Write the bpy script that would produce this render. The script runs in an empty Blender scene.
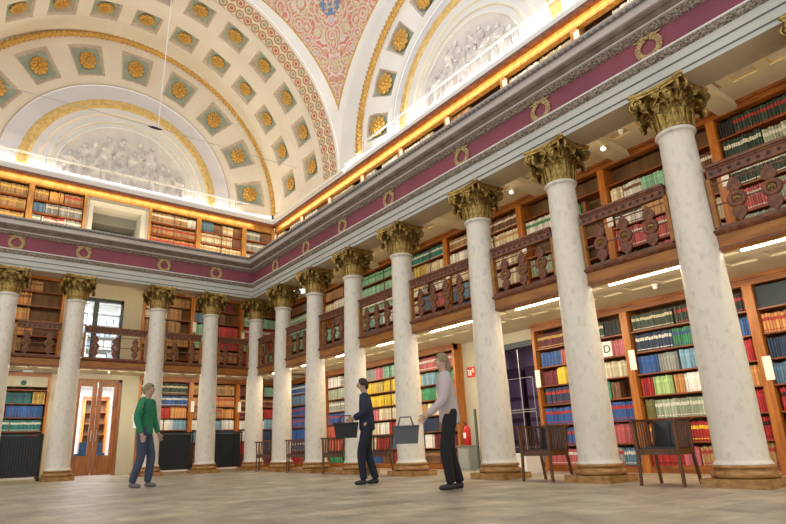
import bpy, bmesh, math, random
from math import sin, cos, pi, radians, sqrt, atan2, hypot
from mathutils import Vector, Matrix
random.seed(7)
SC = bpy.context.scene
COL = SC.collection

# ------------------------------------------------------------------ camera
CAM = Vector((-7.3310, -15.9302, 0.5622))
yaw, pitch, roll, FPX = 0.6304, 0.2802, -0.0323, 563.3733
fwd = Vector((cos(pitch)*sin(yaw), cos(pitch)*cos(yaw), sin(pitch)))
rt = Vector((cos(yaw), -sin(yaw), 0)); up = rt.cross(fwd)
rt2 = rt*cos(roll) + up*sin(roll); up2 = -rt*sin(roll) + up*cos(roll)
cd = bpy.data.cameras.new('camera'); cam = bpy.data.objects.new('camera', cd); COL.objects.link(cam)
cd.sensor_width = 36; cd.lens = FPX/786*36; cd.shift_x = 26.81/786; cd.shift_y = 22.27/786
cd.clip_start = .05; cd.clip_end = 200
M = Matrix((rt2, up2, -fwd)).transposed().to_4x4(); M.translation = CAM
cam.matrix_world = M; SC.camera = cam

# ------------------------------------------------------------------ world, lights, exposure
w = bpy.data.worlds.new('world'); SC.world = w; w.use_nodes = True
bg = w.node_tree.nodes['Background']; bg.inputs[0].default_value = (1.0, .955, .89, 1); bg.inputs[1].default_value = .74
SC.view_settings.view_transform = 'Standard'; SC.view_settings.look = 'None'
SC.view_settings.gamma = 1; SC.view_settings.exposure = 0.55
SC.view_settings.use_curve_mapping = False
def area(name, loc, direction, sx, sy, power, color):
    l = bpy.data.lights.new(name, 'AREA'); l.shape = 'RECTANGLE'; l.size = sx; l.size_y = sy; l.energy = power; l.color = color
    o = bpy.data.objects.new(name, l); COL.objects.link(o); o.location = loc
    d = Vector(direction).normalized()
    # local x runs along the long side
    z = -d; x = Vector((0,1,0)) if abs(d.y) < .7 and sx >= sy and abs(loc[0]) < 3 and name.endswith('right') else Vector((1,0,0))
    x = (x - z*x.dot(z)).normalized(); y = z.cross(x)
    m = Matrix((x, y, z)).transposed().to_4x4(); m.translation = Vector(loc); o.matrix_world = m
    return o
WARM = (1, .74, .42)
area('uplight_right', (.55, -7.4, 6.30), (.8, 0, 1), 16.5, .06, 110, (1, .78, .45))
area('uplight_far', (-3.9, .55, 6.30), (0, .8, 1), 8.4, .06, 70, (1, .78, .45))
area('crown_strip_right', (1.06, -7.4, 8.14), (.45, 0, -1), 16.5, .03, 38, (1, .74, .30))
area('crown_strip_far', (-3.9, 1.06, 8.14), (0, .45, -1), 8.4, .03, 19, (1, .74, .30))
area('vault_light_right', (1.20, -7.4, 8.442), (-.35, 0, 1), 15.5, .05, 100, (1, .95, .86))
area('vault_light_far', (-3.9, 1.20, 8.442), (0, -.35, 1), 9, .05, 40, (1, .93, .80))
area('gallery_strip_right', (.42, -7.4, 5.05), (1, 0, -.25), 16.5, .05, 62, (1, .80, .50))
area('gallery_strip_far', (-3.9, .42, 5.05), (0, 1, -.25), 8.4, .05, 30, (1, .80, .50))
area('balcony_strip_right', (.445, -7.4, 2.765), (.45, 0, -1), 16.5, .012, 150, (1, .86, .62))
area('balcony_strip_far', (-3.9, .445, 2.765), (0, .45, -1), 8.4, .012, 62, (1, .86, .62))

# ------------------------------------------------------------------ materials
MATS = {}
def nn(t, ty, **k):
    n = t.nodes.new(ty)
    for a, b in k.items(): setattr(n, a, b)
    return n
def mat(name, col, rough=.5, metal=0, col2=None, scale=5, stretch=(1,1,1), emit=0, bump=0, detail=4, lo=.35, hi=.65, spec=.5, bscale=None, coords='Object'):
    if name in MATS: return MATS[name]
    m = bpy.data.materials.new(name); m.use_nodes = True; t = m.node_tree
    b = t.nodes['Principled BSDF']; b.inputs['Roughness'].default_value = rough; b.inputs['Metallic'].default_value = metal
    b.inputs['Base Color'].default_value = (*col, 1); b.inputs['Specular IOR Level'].default_value = spec
    tc = nn(t, 'ShaderNodeTexCoord'); mp = nn(t, 'ShaderNodeMapping'); mp.inputs['Scale'].default_value = stretch
    t.links.new(tc.outputs[coords], mp.inputs[0])
    if col2:
        no = nn(t, 'ShaderNodeTexNoise'); no.inputs['Scale'].default_value = scale; no.inputs['Detail'].default_value = detail
        t.links.new(mp.outputs[0], no.inputs['Vector'])
        r = nn(t, 'ShaderNodeValToRGB'); r.color_ramp.elements[0].position = lo; r.color_ramp.elements[1].position = hi
        r.color_ramp.elements[0].color = (*col, 1); r.color_ramp.elements[1].color = (*col2, 1)
        t.links.new(no.outputs[0], r.inputs[0]); t.links.new(r.outputs[0], b.inputs['Base Color'])
    if bump:
        n2 = nn(t, 'ShaderNodeTexNoise'); n2.inputs['Scale'].default_value = bscale or scale*3; n2.inputs['Detail'].default_value = 3
        t.links.new(mp.outputs[0], n2.inputs['Vector'])
        bp = nn(t, 'ShaderNodeBump'); bp.inputs['Strength'].default_value = bump; bp.inputs['Distance'].default_value = .02
        t.links.new(n2.outputs[0], bp.inputs['Height']); t.links.new(bp.outputs[0], b.inputs['Normal'])
    if emit:
        b.inputs['Emission Color'].default_value = (*col, 1); b.inputs['Emission Strength'].default_value = emit
    MATS[name] = m; return m
SHAFT = mat('marble_shaft', (.78, .735, .65), .36, col2=(.55, .52, .47), scale=11, stretch=(1.2,1.2,.8), lo=.52, hi=.84, detail=12)
OCHRE = mat('ochre_marble', (.50, .27, .09), .35, col2=(.26, .13, .045), scale=9, detail=6, stretch=(1,1,3))
GILT = mat('gilt', (.54, .38, .12), .32, .75, col2=(.20, .13, .04), scale=11, bump=.4, bscale=30, lo=.38, hi=.66)
GOLD = mat('gold_leaf', (.80, .50, .12), .42, .35, col2=(.45, .24, .06), scale=25, bump=.5)
WOOD = mat('case_wood', (.54, .19, .03), .36, col2=(.32, .10, .016), scale=3, stretch=(6,6,.7), detail=5)
WOODH = mat('case_wood_grain_along', (.36, .12, .024), .38, col2=(.19, .055, .012), scale=2.5, stretch=(1,1,6), detail=5)
LITWOOD = mat('case_wood_lit_yellow', (.52, .27, .07), .4, col2=(.34, .15, .035), scale=3, stretch=(4,4,1))  # top gallery wood, with the yellow lamp glow mixed into its colour
SHELFW = mat('shelf_wood', (.34, .095, .02), .35, col2=(.20, .05, .012), scale=2.5, stretch=(1,1,6))
BACKW = mat('case_back', (.20, .105, .045), .6, col2=(.12, .06, .025), scale=2, stretch=(3,3,.5))
DWOOD = mat('carved_wood', (.25, .088, .038), .42, col2=(.12, .038, .018), scale=12, bump=.3)
FASC = mat('balcony_wood', (.42, .175, .026), .38, col2=(.28, .10, .016), scale=2.5, stretch=(1,1,5))
CHW = mat('chair_wood', (.17, .065, .02), .3, col2=(.08, .028, .010), scale=4, stretch=(5,5,1))
LEATHER = mat('black_leather', (.012, .014, .018), .35, spec=.6, bump=.1, scale=20)
PLAST = mat('cream_plaster', (.68, .60, .43), .75, col2=(.60, .53, .37), scale=1.5)
WALLM = mat('wall_plaster', (.54, .51, .40), .8, col2=(.47, .44, .35), scale=1.2)
VAULT = mat('vault_plaster', (.84, .79, .69), .8, col2=(.78, .72, .61), scale=1.1)
WHITE = mat('white_plaster', (.90, .90, .89), .8, col2=(.84, .84, .84), scale=1.0)
LAV = mat('lavender_plaster', (.80, .80, .86), .8, col2=(.74, .74, .81), scale=1.2)
GREEN = mat('sage_panel', (.42, .49, .40), .8, col2=(.32, .39, .32), scale=4)
MOULD = mat('brown_moulding', (.66, .57, .46), .7, col2=(.54, .46, .38), scale=8)
YBAND = mat('yellow_gilt_band', (.84, .64, .28), .5, .1, col2=(.66, .44, .14), scale=9, bump=.8, bscale=18)
GREYA = mat('architrave_grey', (.56, .57, .53), .65, col2=(.50, .51, .48), scale=1.5)
LINEG = mat('dark_groove', (.14, .15, .15), .7)
CARVE = mat('carved_grey_brown', (.40, .34, .28), .7, col2=(.12, .09, .07), scale=34, bump=1.0, bscale=40, lo=.4, hi=.6)
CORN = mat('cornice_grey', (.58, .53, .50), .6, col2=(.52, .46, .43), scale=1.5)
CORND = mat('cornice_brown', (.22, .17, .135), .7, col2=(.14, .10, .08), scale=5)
PURP = mat('purple_frieze', (.27, .065, .095), .65, col2=(.21, .052, .08), scale=1.2)
WRE = mat('wreath_gilt', (.66, .50, .27), .55, .25, col2=(.40, .27, .11), scale=30, bump=.8)
LED = mat('led_strip', (1, .88, .66), .5, emit=14)
LEDW = mat('lamp_glow', (1, .95, .85), .5, emit=3)
STEEL = mat('steel', (.55, .55, .55), .35, .8)
LACQ = mat('white_lacquer', (.85, .84, .80), .4)
PAPER = mat('white_card', (.86, .86, .82), .6)
BLACK = mat('black_metal', (.015, .016, .018), .4)
RIB = mat('ribbed_black', (.022, .027, .034), .45)
NAVYB = mat('dark_slate_board', (.035, .05, .065), .6)
TEAL = mat('dark_steel_frame', (.045, .06, .065), .4, .3)
LILAC = mat('lilac_wall', (.36, .27, .36), .8)
GREYB = mat('grey_cabinet', (.30, .32, .31), .5)
REDM = mat('signal_red', (.65, .02, .02), .35)
SCREEN = mat('dark_screen', (.05, .055, .06), .3)
BLUEF = mat('blue_upholstery', (.03, .10, .22), .8)
SKIN = mat('skin', (.52, .33, .25), .6)
HAIR = mat('dark_hair', (.03, .02, .018), .6)
HAIRF = mat('fair_hair', (.25, .18, .11), .6)

def glass():
    m = bpy.data.materials.new('pane_glass'); m.use_nodes = True; b = m.node_tree.nodes['Principled BSDF']
    b.inputs['Base Color'].default_value = (1, 1, 1, 1); b.inputs['Roughness'].default_value = .02
    b.inputs['Transmission Weight'].default_value = 1; b.inputs['IOR'].default_value = 1.02
    return m
GLASS = glass()
def floor_mat():
    m = bpy.data.materials.new('stone_floor'); m.use_nodes = True; t = m.node_tree; b = t.nodes['Principled BSDF']
    tc = nn(t, 'ShaderNodeTexCoord'); mp = nn(t, 'ShaderNodeMapping'); mp.inputs['Rotation'].default_value = (0,0,0)
    t.links.new(tc.outputs['Object'], mp.inputs[0])
    br = nn(t, 'ShaderNodeTexBrick'); br.offset = .5; br.inputs['Scale'].default_value = 1
    br.inputs['Brick Width'].default_value = .8; br.inputs['Row Height'].default_value = .4; br.inputs['Mortar Size'].default_value = .004
    br.inputs['Color1'].default_value = (.50, .445, .355, 1); br.inputs['Color2'].default_value = (.33, .295, .245, 1); br.inputs['Mortar'].default_value = (.22, .19, .155, 1)
    br.inputs['Bias'].default_value = 0
    t.links.new(mp.outputs[0], br.inputs['Vector'])
    no = nn(t, 'ShaderNodeTexNoise'); no.inputs['Scale'].default_value = 2.2; no.inputs['Detail'].default_value = 8; no.inputs['Roughness'].default_value = .65
    t.links.new(tc.outputs['Object'], no.inputs['Vector'])
    rr = nn(t, 'ShaderNodeValToRGB'); rr.color_ramp.elements[0].position = .3; rr.color_ramp.elements[1].position = .7
    rr.color_ramp.elements[0].color = (.52, .50, .47, 1); rr.color_ramp.elements[1].color = (1.25, 1.22, 1.15, 1)
    t.links.new(no.outputs[0], rr.inputs[0])
    mx = nn(t, 'ShaderNodeMix', data_type='RGBA', blend_type='MULTIPLY'); mx.inputs[0].default_value = 1
    t.links.new(br.outputs[0], mx.inputs[6]); t.links.new(rr.outputs[0], mx.inputs[7]); t.links.new(mx.outputs[2], b.inputs['Base Color'])
    b.inputs['Roughness'].default_value = .42
    return m
FLOORM = floor_mat()

def math_chain(t):
    """tiny expression helper on node sockets"""
    def op(o, a, b=None, c=None):
        n = nn(t, 'ShaderNodeMath', operation=o)
        for i, v in enumerate((a, b, c)):
            if v is None: continue
            if isinstance(v, (int, float)): n.inputs[i].default_value = v
            else: t.links.new(v, n.inputs[i])
        return n.outputs[0]
    return op
def mixc(t, f, a, b):
    n = nn(t, 'ShaderNodeMix', data_type='RGBA')
    if isinstance(f, (int, float)): n.inputs[0].default_value = f
    else: t.links.new(f, n.inputs[0])
    for i, v in ((6, a), (7, b)):
        if isinstance(v, tuple): n.inputs[i].default_value = (*v, 1)
        else: t.links.new(v, n.inputs[i])
    return n.outputs[2]
def guilloche():
    m = bpy.data.materials.new('painted_guilloche'); m.use_nodes = True; t = m.node_tree; b = t.nodes['Principled BSDF']; op = math_chain(t)
    uv = nn(t, 'ShaderNodeUVMap'); s = nn(t, 'ShaderNodeSeparateXYZ'); t.links.new(uv.outputs[0], s.inputs[0])
    u, v = s.outputs[0], s.outputs[1]        # u: along in cells, v: 0..1 across
    v2 = op('MULTIPLY', v, 2); row = op('FLOOR', v2)
    fu = op('FRACT', op('ADD', u, op('MULTIPLY', row, .5)))
    dx = op('MULTIPLY', op('SUBTRACT', fu, .5), 2); dy = op('MULTIPLY', op('SUBTRACT', op('FRACT', v2), .5), 2)
    d = op('SQRT', op('ADD', op('MULTIPLY', dx, dx), op('MULTIPLY', op('MULTIPLY', dy, dy), 1.1)))
    ring = op('COMPARE', d, .78, .17); core = op('LESS_THAN', d, .42)
    alt = op('LESS_THAN', op('FRACT', op('MULTIPLY', op('FLOOR', op('ADD', u, op('MULTIPLY', row, .5))), .5)), .25)
    cc = mixc(t, alt, (.55, .17, .13), (.34, .42, .30))
    c = mixc(t, ring, (.80, .72, .56), (.50, .26, .16)); c = mixc(t, core, c, cc)
    t.links.new(c, b.inputs['Base Color']); b.inputs['Roughness'].default_value = .8; return m
def fresco():
    m = bpy.data.materials.new('pendentive_fresco'); m.use_nodes = True; t = m.node_tree; b = t.nodes['Principled BSDF']; op = math_chain(t)
    uv = nn(t, 'ShaderNodeUVMap'); s = nn(t, 'ShaderNodeSeparateXYZ'); t.links.new(uv.outputs[0], s.inputs[0])
    au = op('ABSOLUTE', s.outputs[0]); cb = nn(t, 'ShaderNodeCombineXYZ'); t.links.new(au, cb.inputs[0]); t.links.new(s.outputs[1], cb.inputs[1])
    def noise(sc, dist=0, det=3):
        n = nn(t, 'ShaderNodeTexNoise'); n.inputs['Scale'].default_value = sc; n.inputs['Detail'].default_value = det; n.inputs['Distortion'].default_value = dist
        t.links.new(cb.outputs[0], n.inputs['Vector']); return n.outputs[0]
    vo = nn(t, 'ShaderNodeTexVoronoi'); vo.inputs['Scale'].default_value = 3.2; t.links.new(cb.outputs[0], vo.inputs['Vector'])
    rings = op('LESS_THAN', op('ABSOLUTE', op('SUBTRACT', op('FRACT', op('MULTIPLY', vo.outputs['Distance'], 4.5)), .5)), .20)
    vines = op('LESS_THAN', op('ABSOLUTE', op('SUBTRACT', noise(3.2, 2.2), .5)), .035)
    c = mixc(t, noise(6), (.56, .15, .13), (.68, .34, .29))
    c = mixc(t, rings, c, (.72, .62, .60))
    c = mixc(t, vines, c, (.62, .56, .36))
    blu = op('MULTIPLY', op('GREATER_THAN', noise(4.2, .8), .50), op('LESS_THAN', vo.outputs['Distance'], .24)); c = mixc(t, blu, c, (.55, .53, .66))
    # a blue blossom high on the centre line
    vv = op('SUBTRACT', s.outputs[1], 13.05); dd = op('ADD', op('MULTIPLY', au, au), op('MULTIPLY', vv, vv))
    bl = op('MULTIPLY', op('LESS_THAN', dd, .10), op('GREATER_THAN', noise(9, 1.2), .47)); c = mixc(t, bl, c, (.17, .24, .40))
    t.links.new(c, b.inputs['Base Color']); b.inputs['Roughness'].default_value = .85; return m
GUIL, FRES = guilloche(), fresco()
RELB = mat('relief_ground', (.74, .71, .70), .85, col2=(.86, .82, .77), scale=2.5, detail=6)
RELF = mat('relief_plaster', (.88, .86, .83), .8, col2=(.58, .54, .56), scale=5, detail=5)
def bookmat():
    m = bpy.data.materials.new('book_cloth'); m.use_nodes = True; t = m.node_tree; b = t.nodes['Principled BSDF']
    a = nn(t, 'ShaderNodeVertexColor', layer_name='Col'); t.links.new(a.outputs[0], b.inputs['Base Color']); b.inputs['Roughness'].default_value = .5
    return m
BOOKM = bookmat()

# ------------------------------------------------------------------ mesh helpers
class MB:
    def __init__(s, f=None): s.v = []; s.f = []; s.m = []; s.T = f or (lambda p: p); s.uv = {}; s.smooth = []
    def add(s, vs, fs, mi=0, sm=False):
        o = len(s.v); s.v += [tuple(s.T(p)) for p in vs]
        for f in fs: s.f.append([i+o for i in f]); s.m.append(mi); s.smooth.append(sm)
        return o
    def box(s, x0, x1, y0, y1, z0, z1, mi=0):
        vs = [(x, y, z) for x in (x0, x1) for y in (y0, y1) for z in (z0, z1)]
        s.add(vs, [(0,1,3,2),(4,6,7,5),(0,4,5,1),(2,3,7,6),(0,2,6,4),(1,5,7,3)], mi)
    def bar(s, p, q, r, n=8, mi=0, r2=None, cap=True):
        p, q = Vector(p), Vector(q); d = (q-p).normalized(); a = d.orthogonal().normalized(); b = d.cross(a); r2 = r if r2 is None else r2
        vs = [tuple(p + (a*cos(2*pi*i/n)+b*sin(2*pi*i/n))*r) for i in range(n)] + [tuple(q + (a*cos(2*pi*i/n)+b*sin(2*pi*i/n))*r2) for i in range(n)]
        fs = [(i, (i+1) % n, n+(i+1) % n, n+i) for i in range(n)]
        s.add(vs, fs, mi, n > 4)
        if cap: s.add(vs[:n], [tuple(range(n))[::-1]], mi); s.add(vs[n:], [tuple(range(n))], mi)
    def sqbar(s, p, q, wx, wy, mi=0):
        """square-section slanting bar, axes kept to x/y"""
        vs = [(c[0]+a*wx/2, c[1]+b*wy/2, c[2]) for c in (p, q) for a, b in ((-1,-1),(1,-1),(1,1),(-1,1))]
        s.add(vs, [(3,2,1,0),(4,5,6,7),(0,1,5,4),(1,2,6,5),(2,3,7,6),(3,0,4,7)], mi)
    def tube(s, pts, r, n=8, mi=0, closed=False, rf=None):
        pts = [Vector(p) for p in pts]; N = len(pts); vs = []; prev = None
        for i, p in enumerate(pts):
            a = pts[(i+1) % N] if closed or i < N-1 else p; b = pts[i-1] if closed or i > 0 else p
            d = (a-b).normalized()
            if prev is None: u = d.orthogonal().normalized()
            else: u = (prev - d*prev.dot(d)).normalized()
            prev = u; w_ = d.cross(u); rr = rf(i) if rf else r
            vs += [tuple(p + (u*cos(2*pi*k/n) + w_*sin(2*pi*k/n))*rr) for k in range(n)]
        fs = [(i*n+k, i*n+(k+1) % n, ((i+1) % N)*n+(k+1) % n, ((i+1) % N)*n+k) for i in range(N if closed else N-1) for k in range(n)]
        s.add(vs, fs, mi, True)
        if not closed: s.add(vs[:n], [tuple(range(n))[::-1]], mi); s.add(vs[-n:], [tuple(range(n))], mi)
    def lathe(s, prof, n=32, c=(0,0), mi=0, sm=True):
        vs = [(c[0]+r*cos(2*pi*k/n), c[1]+r*sin(2*pi*k/n), z) for r, z in prof for k in range(n)]
        fs = [(i*n+k, i*n+(k+1) % n, (i+1)*n+(k+1) % n, (i+1)*n+k) for i in range(len(prof)-1) for k in range(n)]
        s.add(vs, fs, mi, sm)
        if prof[0][0] > 1e-4: s.add(vs[:n], [tuple(range(n))[::-1]], mi)
        if prof[-1][0] > 1e-4: s.add(vs[-n:], [tuple(range(n))], mi)
    def ell(s, c, r, n=10, mi=0):
        vs = []; m = n//2+1
        for i in range(m+1):
            th = pi*i/m
            for k in range(n): vs.append((c[0]+r[0]*sin(th)*cos(2*pi*k/n), c[1]+r[1]*sin(th)*sin(2*pi*k/n), c[2]+r[2]*cos(th)))
        s.add(vs, [(i*n+k, (i+1)*n+k, (i+1)*n+(k+1) % n, i*n+(k+1) % n) for i in range(m) for k in range(n)], mi, True)
    def build(s, name, mats, parent=None, loc=None, recalc=True):
        me = bpy.data.meshes.new(name); me.from_pydata(s.v, [], s.f)
        for m in (mats if isinstance(mats, (list, tuple)) else [mats]): me.materials.append(m)
        me.polygons.foreach_set('material_index', s.m); me.polygons.foreach_set('use_smooth', s.smooth)
        if s.uv:
            ul = me.uv_layers.new(name='UVMap')
            for p in me.polygons:
                if p.index in s.uv:
                    for li, c in zip(p.loop_indices, s.uv[p.index]): ul.data[li].uv = c
        if recalc:
            bm = bmesh.new(); bm.from_mesh(me); bmesh.ops.recalc_face_normals(bm, faces=bm.faces); bm.to_mesh(me); bm.free()
        me.update(); return link(name, me, parent, loc)
def link(name, me, parent=None, loc=None):
    o = bpy.data.objects.new(name, me); COL.objects.link(o)
    if parent: o.parent = parent
    if loc: o.location = loc
    return o
def tag(o, label=None, cat=None, group=None, kind=None):
    if label: o['label'] = label
    if cat: o['category'] = cat
    if group: o['group'] = group
    if kind: o['kind'] = kind
    return o
def struct(o): o['kind'] = 'structure'; return o
def empty(name, loc=(0,0,0), rz=0):
    o = bpy.data.objects.new(name, None); COL.objects.link(o); o.location = loc; o.rotation_euler = (0,0,rz); o.empty_display_size = .1; return o
def kids(o): return [c for c in ALLKIDS.get(o.name, [])]
def copy_tree(o, parent=None):
    c = o.copy(); COL.objects.link(c); c.parent = parent
    for ch in list(o.children): copy_tree(ch, c)
    return c
ORD = ['first','second','third','fourth','fifth','sixth','seventh','eighth','ninth','tenth','eleventh','twelfth','thirteenth','fourteenth','fifteenth','sixteenth']

# ------------------------------------------------------------------ layout (metres)
RY = [-14.79, -12.98, -11.18, -9.395, -7.18, -5.35, -3.585, -1.80]     # right colonnade, x = 0
FX = [-1.455, -2.99, -5.08, -6.60, -8.07]                              # far colonnade, y = 0
YN = -17.2; XL = -9.2
# ---- floor
b = MB(); b.box(-12, 6, -19, 7, -.15, 0); struct(b.build('floor', FLOORM))
# ---- sweeps that follow both walls (offset d in front of the column axes)
def sweep(name, prof, mats, mis=None, far=XL, near=YN):
    b = MB(); n = len(prof)
    vs = [(far, -d, z) for d, z in prof] + [(-d, -d, z) for d, z in prof] + [(-d, near, z) for d, z in prof]
    for s in range(2):
        for i in range(n-1):
            b.add([vs[s*n+i], vs[s*n+i+1], vs[(s+1)*n+i+1], vs[(s+1)*n+i]], [(0,1,2,3)], mis[i] if mis else 0)
    return struct(b.build(name, mats, recalc=False))
sweep('trim_1', [(-.30,5.62),(-.30,5.07),(.23,5.07),(.23,5.135),(.235,5.135),(.235,5.148),(.25,5.148),(.25,5.265),(.255,5.265),(.255,5.28),(.27,5.28),(.27,5.395)],
      [GREYA, LINEG, PLAST], [2,2,0,1,1,0,0,1,1,0,0])
sweep('trim_2', [(.27,5.395),(.31,5.42),(.33,5.485),(.35,5.49),(.35,5.505),(.25,5.51)], [CARVE, WHITE], [0,0,1,1,1])
sweep('trim_3', [(.25,5.51),(.25,5.875)], [PURP])
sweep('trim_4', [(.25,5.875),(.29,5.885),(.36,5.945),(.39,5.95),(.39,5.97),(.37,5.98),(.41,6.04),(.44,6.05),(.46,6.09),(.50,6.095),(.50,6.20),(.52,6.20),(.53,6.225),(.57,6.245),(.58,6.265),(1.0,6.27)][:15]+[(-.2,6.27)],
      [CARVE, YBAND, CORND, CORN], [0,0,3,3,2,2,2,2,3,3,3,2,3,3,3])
b = MB()                                                    # little blocks under the cornice lip
y = -.6
while y > YN: b.box(-.555, -.50, y-.045, y, 6.203, 6.24); y -= .10
x = -.6
while x > XL: b.box(x-.045, x, -.555, -.50, 6.203, 6.24); x -= .10
struct(b.build('trim_5', LINEG))

# ---- gallery decks and their coffered undersides
def deck(name, zt, zb, e_out, e_in, mats):
    pass
def grid_surface(b, S, us, vs, cof, dep=(.035, .07), ins=.16, nu=3, mi=(0,1,2)):
    """S(u,v,d)->point; cells (i,j) in cof are recessed in two steps"""
    def patch(u0,u1,v0,v1,d,m):
        for a in range(nu):
            ua, ub = u0+(u1-u0)*a/nu, u0+(u1-u0)*(a+1)/nu
            b.add([S(ua,v0,d),S(ub,v0,d),S(ub,v1,d),S(ua,v1,d)], [(0,1,2,3)], m)
    def ring(r0, d0, r1, d1, m):
        def per(r, d):
            u0,u1,v0,v1 = r; o = []
            o += [S(u0+(u1-u0)*a/nu, v0, d) for a in range(nu)] + [S(u1, v0, d)]
            o += [S(u1-(u1-u0)*a/nu, v1, d) for a in range(nu)] + [S(u0, v1, d)]
            return o
        A, B = per(r0, d0), per(r1, d1); n = len(A)
        for k in range(n): b.add([A[k], A[(k+1)%n], B[(k+1)%n], B[k]], [(0,1,2,3)], m)
    for i in range(len(us)-1):
        for j in range(len(vs)-1):
            u0,u1,v0,v1 = us[i],us[i+1],vs[j],vs[j+1]
            if (i,j) not in cof: patch(u0,u1,v0,v1,0,mi[0]); continue
            def sh(k): return (u0+(u1-u0)*k, u1-(u1-u0)*k, v0+(v1-v0)*k, v1-(v1-v0)*k)
            k1, k2 = ins*.55, ins
            ring(sh(0),0, sh(0),dep[0], mi[0]); ring(sh(0),dep[0], sh(k1),dep[0], mi[1])
            ring(sh(k1),dep[0], sh(k2),dep[1], mi[1]); 
            q = sh(k2); patch(q[0],q[1],q[2],q[3],dep[1],mi[2])
def soffit(name, z, e0, e1, uv0, uv1, mats, horiz):
    """flat ceiling strip behind the colonnade, e = distance behind column axis"""
    b = MB()
    S = (lambda u,v,d: (v, u, z+d)) if not horiz else (lambda u,v,d: (u, v, z+d))
    us = [uv0]; cof = set(); u = uv0+.12
    while u+.34 < uv1: us += [u, u+.34]; cof.add((len(us)-2, 1)); cof.add((len(us)-2, 3)); u += .49
    us.append(uv1)
    vs = [e0, e0+.30, e0+.62, e0+.86, e0+1.2, e1]
    grid_surface(b, S, us, vs, cof, dep=(.03,.03), ins=.10, nu=1)
    return struct(b.build(name, mats))
soffit('ceiling', 5.62, .30, 2.5, YN, -.3, [PLAST, YBAND, MOULD], False)
soffit('ceiling', 5.62, .30, 2.5, XL, 2.5, [PLAST, YBAND, MOULD], True)
soffit('ceiling', 2.84, .12, 2.5, YN, -.12, [PLAST, MOULD, PLAST], False)
soffit('ceiling', 2.84, .12, 2.5, XL, 2.5, [PLAST, MOULD, PLAST], True)
b = MB(); b.box(.12, 2.7, YN, .12, 2.9, 2.94); b.box(XL, 2.7, .12, 2.7, 2.9, 2.94); struct(b.build('floor', FASC))
b = MB(); b.box(.3, 1.45, YN, .3, 5.72, 6.26); b.box(XL, 1.45, .3, 1.5, 5.72, 6.26); struct(b.build('floor', CORN))
# cross beams and wall cove under the gallery ceiling
for yy in RY: 
    b = MB(); b.box(.3, 2.12, yy-.14, yy+.14, 5.50, 5.62); struct(b.build('trim', PLAST))
for xx in FX:
    b = MB(); b.box(xx-.14, xx+.14, .3, 2.12, 5.50, 5.62); struct(b.build('trim', PLAST))
# balcony fascia
sweep('trim_6', [(-.14,2.84),(-.14,2.72),(.03,2.72),(.03,2.745),(.015,2.755),(.015,2.90),(.06,2.93),(.07,2.955),(-.14,2.955)], [FASC, DWOOD], [0,0,1,1,0,1,1,0])

# ---- back walls
b = MB(); b.box(2.5, 2.7, YN, -8.6, 0, 6.0); b.box(2.5, 2.7, -6.5, 2.7, 0, 2.84); b.box(2.5, 2.7, -8.6, 2.7, 2.84, 6.0); struct(b.build('wall_right', WALLM))
b = MB(); b.box(XL, -5.15, 2.5, 2.7, 0, 6.0); b.box(-2.85, 2.5, 2.5, 2.7, 0, 6.0); b.box(-5.15, -2.85, 2.5, 2.7, 5.35, 6.0); struct(b.build('wall_far', WALLM))
# top gallery walls (above and behind the upper cases), ledge and rail
b = MB(); b.box(1.55, 1.7, YN, 1.7, 6.0, 8.28); b.box(1.12, 1.7, YN, 1.12, 8.25, 8.43); struct(b.build('wall_right', WHITE))
b = MB(); b.box(XL, -4.93, 1.55, 1.7, 6.0, 8.28); b.box(-3.15, 1.55, 1.55, 1.7, 6.0, 8.28); b.box(-4.93, -3.15, 1.55, 1.7, 7.75, 8.28); b.box(XL, 1.12, 1.12, 1.7, 8.25, 8.43); struct(b.build('wall_far', WHITE))

# ------------------------------------------------------------------ vaults
VC = 8.45; CX, CY = -4.04, -8.28
BR = 5.08
def arc(R, a): return (R*cos(a), VC+R*sin(a))
dg = radians
# far barrel: u angle, v = y
def barrel_S(u, v, d): R = BR+d; return (CX+R*cos(u), v, VC+R*sin(u))
b = MB(); us = [0]; cof = set()
for k in range(13):
    a = dg(9.6+13.4*k); h = dg(4.5); us += [a-h, a+h]; cof |= {(len(us)-2, 1), (len(us)-2, 3)}
us.append(pi); vs = [.95, .17, -.65, -1.28, -2.10, -2.45]
grid_surface(b, barrel_S, us, vs, cof, dep=(.05,.12), ins=.11, nu=3)
b.add([barrel_S(0,.95,-.35)], [], 0)
struct(b.build('ceiling', [VAULT, MOULD, GREEN]))
# painted guilloche band at the mouth of the barrel
b = MB(); N = 150
for k in range(N):
    a0, a1 = pi*k/N, pi*(k+1)/N
    i = len(b.f); b.add([barrel_S(a0,-2.45,-.02), barrel_S(a1,-2.45,-.02), barrel_S(a1,-3.17,-.02), barrel_S(a0,-3.17,-.02)], [(0,1,2,3)])
    c0, c1 = 56*k/N, 56*(k+1)/N; b.uv[i] = [(c0,0),(c1,0),(c1,1),(c0,1)]
struct(b.build('trim_7', GUIL, recalc=False))
b = MB()
for v0, v1, m_ in ((-2.43,-2.47,0), (-3.15,-3.2,0), (-3.2,-3.3,1)):
    for k in range(90):
        a0, a1 = pi*k/90, pi*(k+1)/90
        b.add([barrel_S(a0,v0,-.025), barrel_S(a1,v0,-.025), barrel_S(a1,v1,-.025), barrel_S(a0,v1,-.025)], [(0,1,2,3)], m_)
struct(b.build('trim_8', [MOULD, WHITE], recalc=False))
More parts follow.
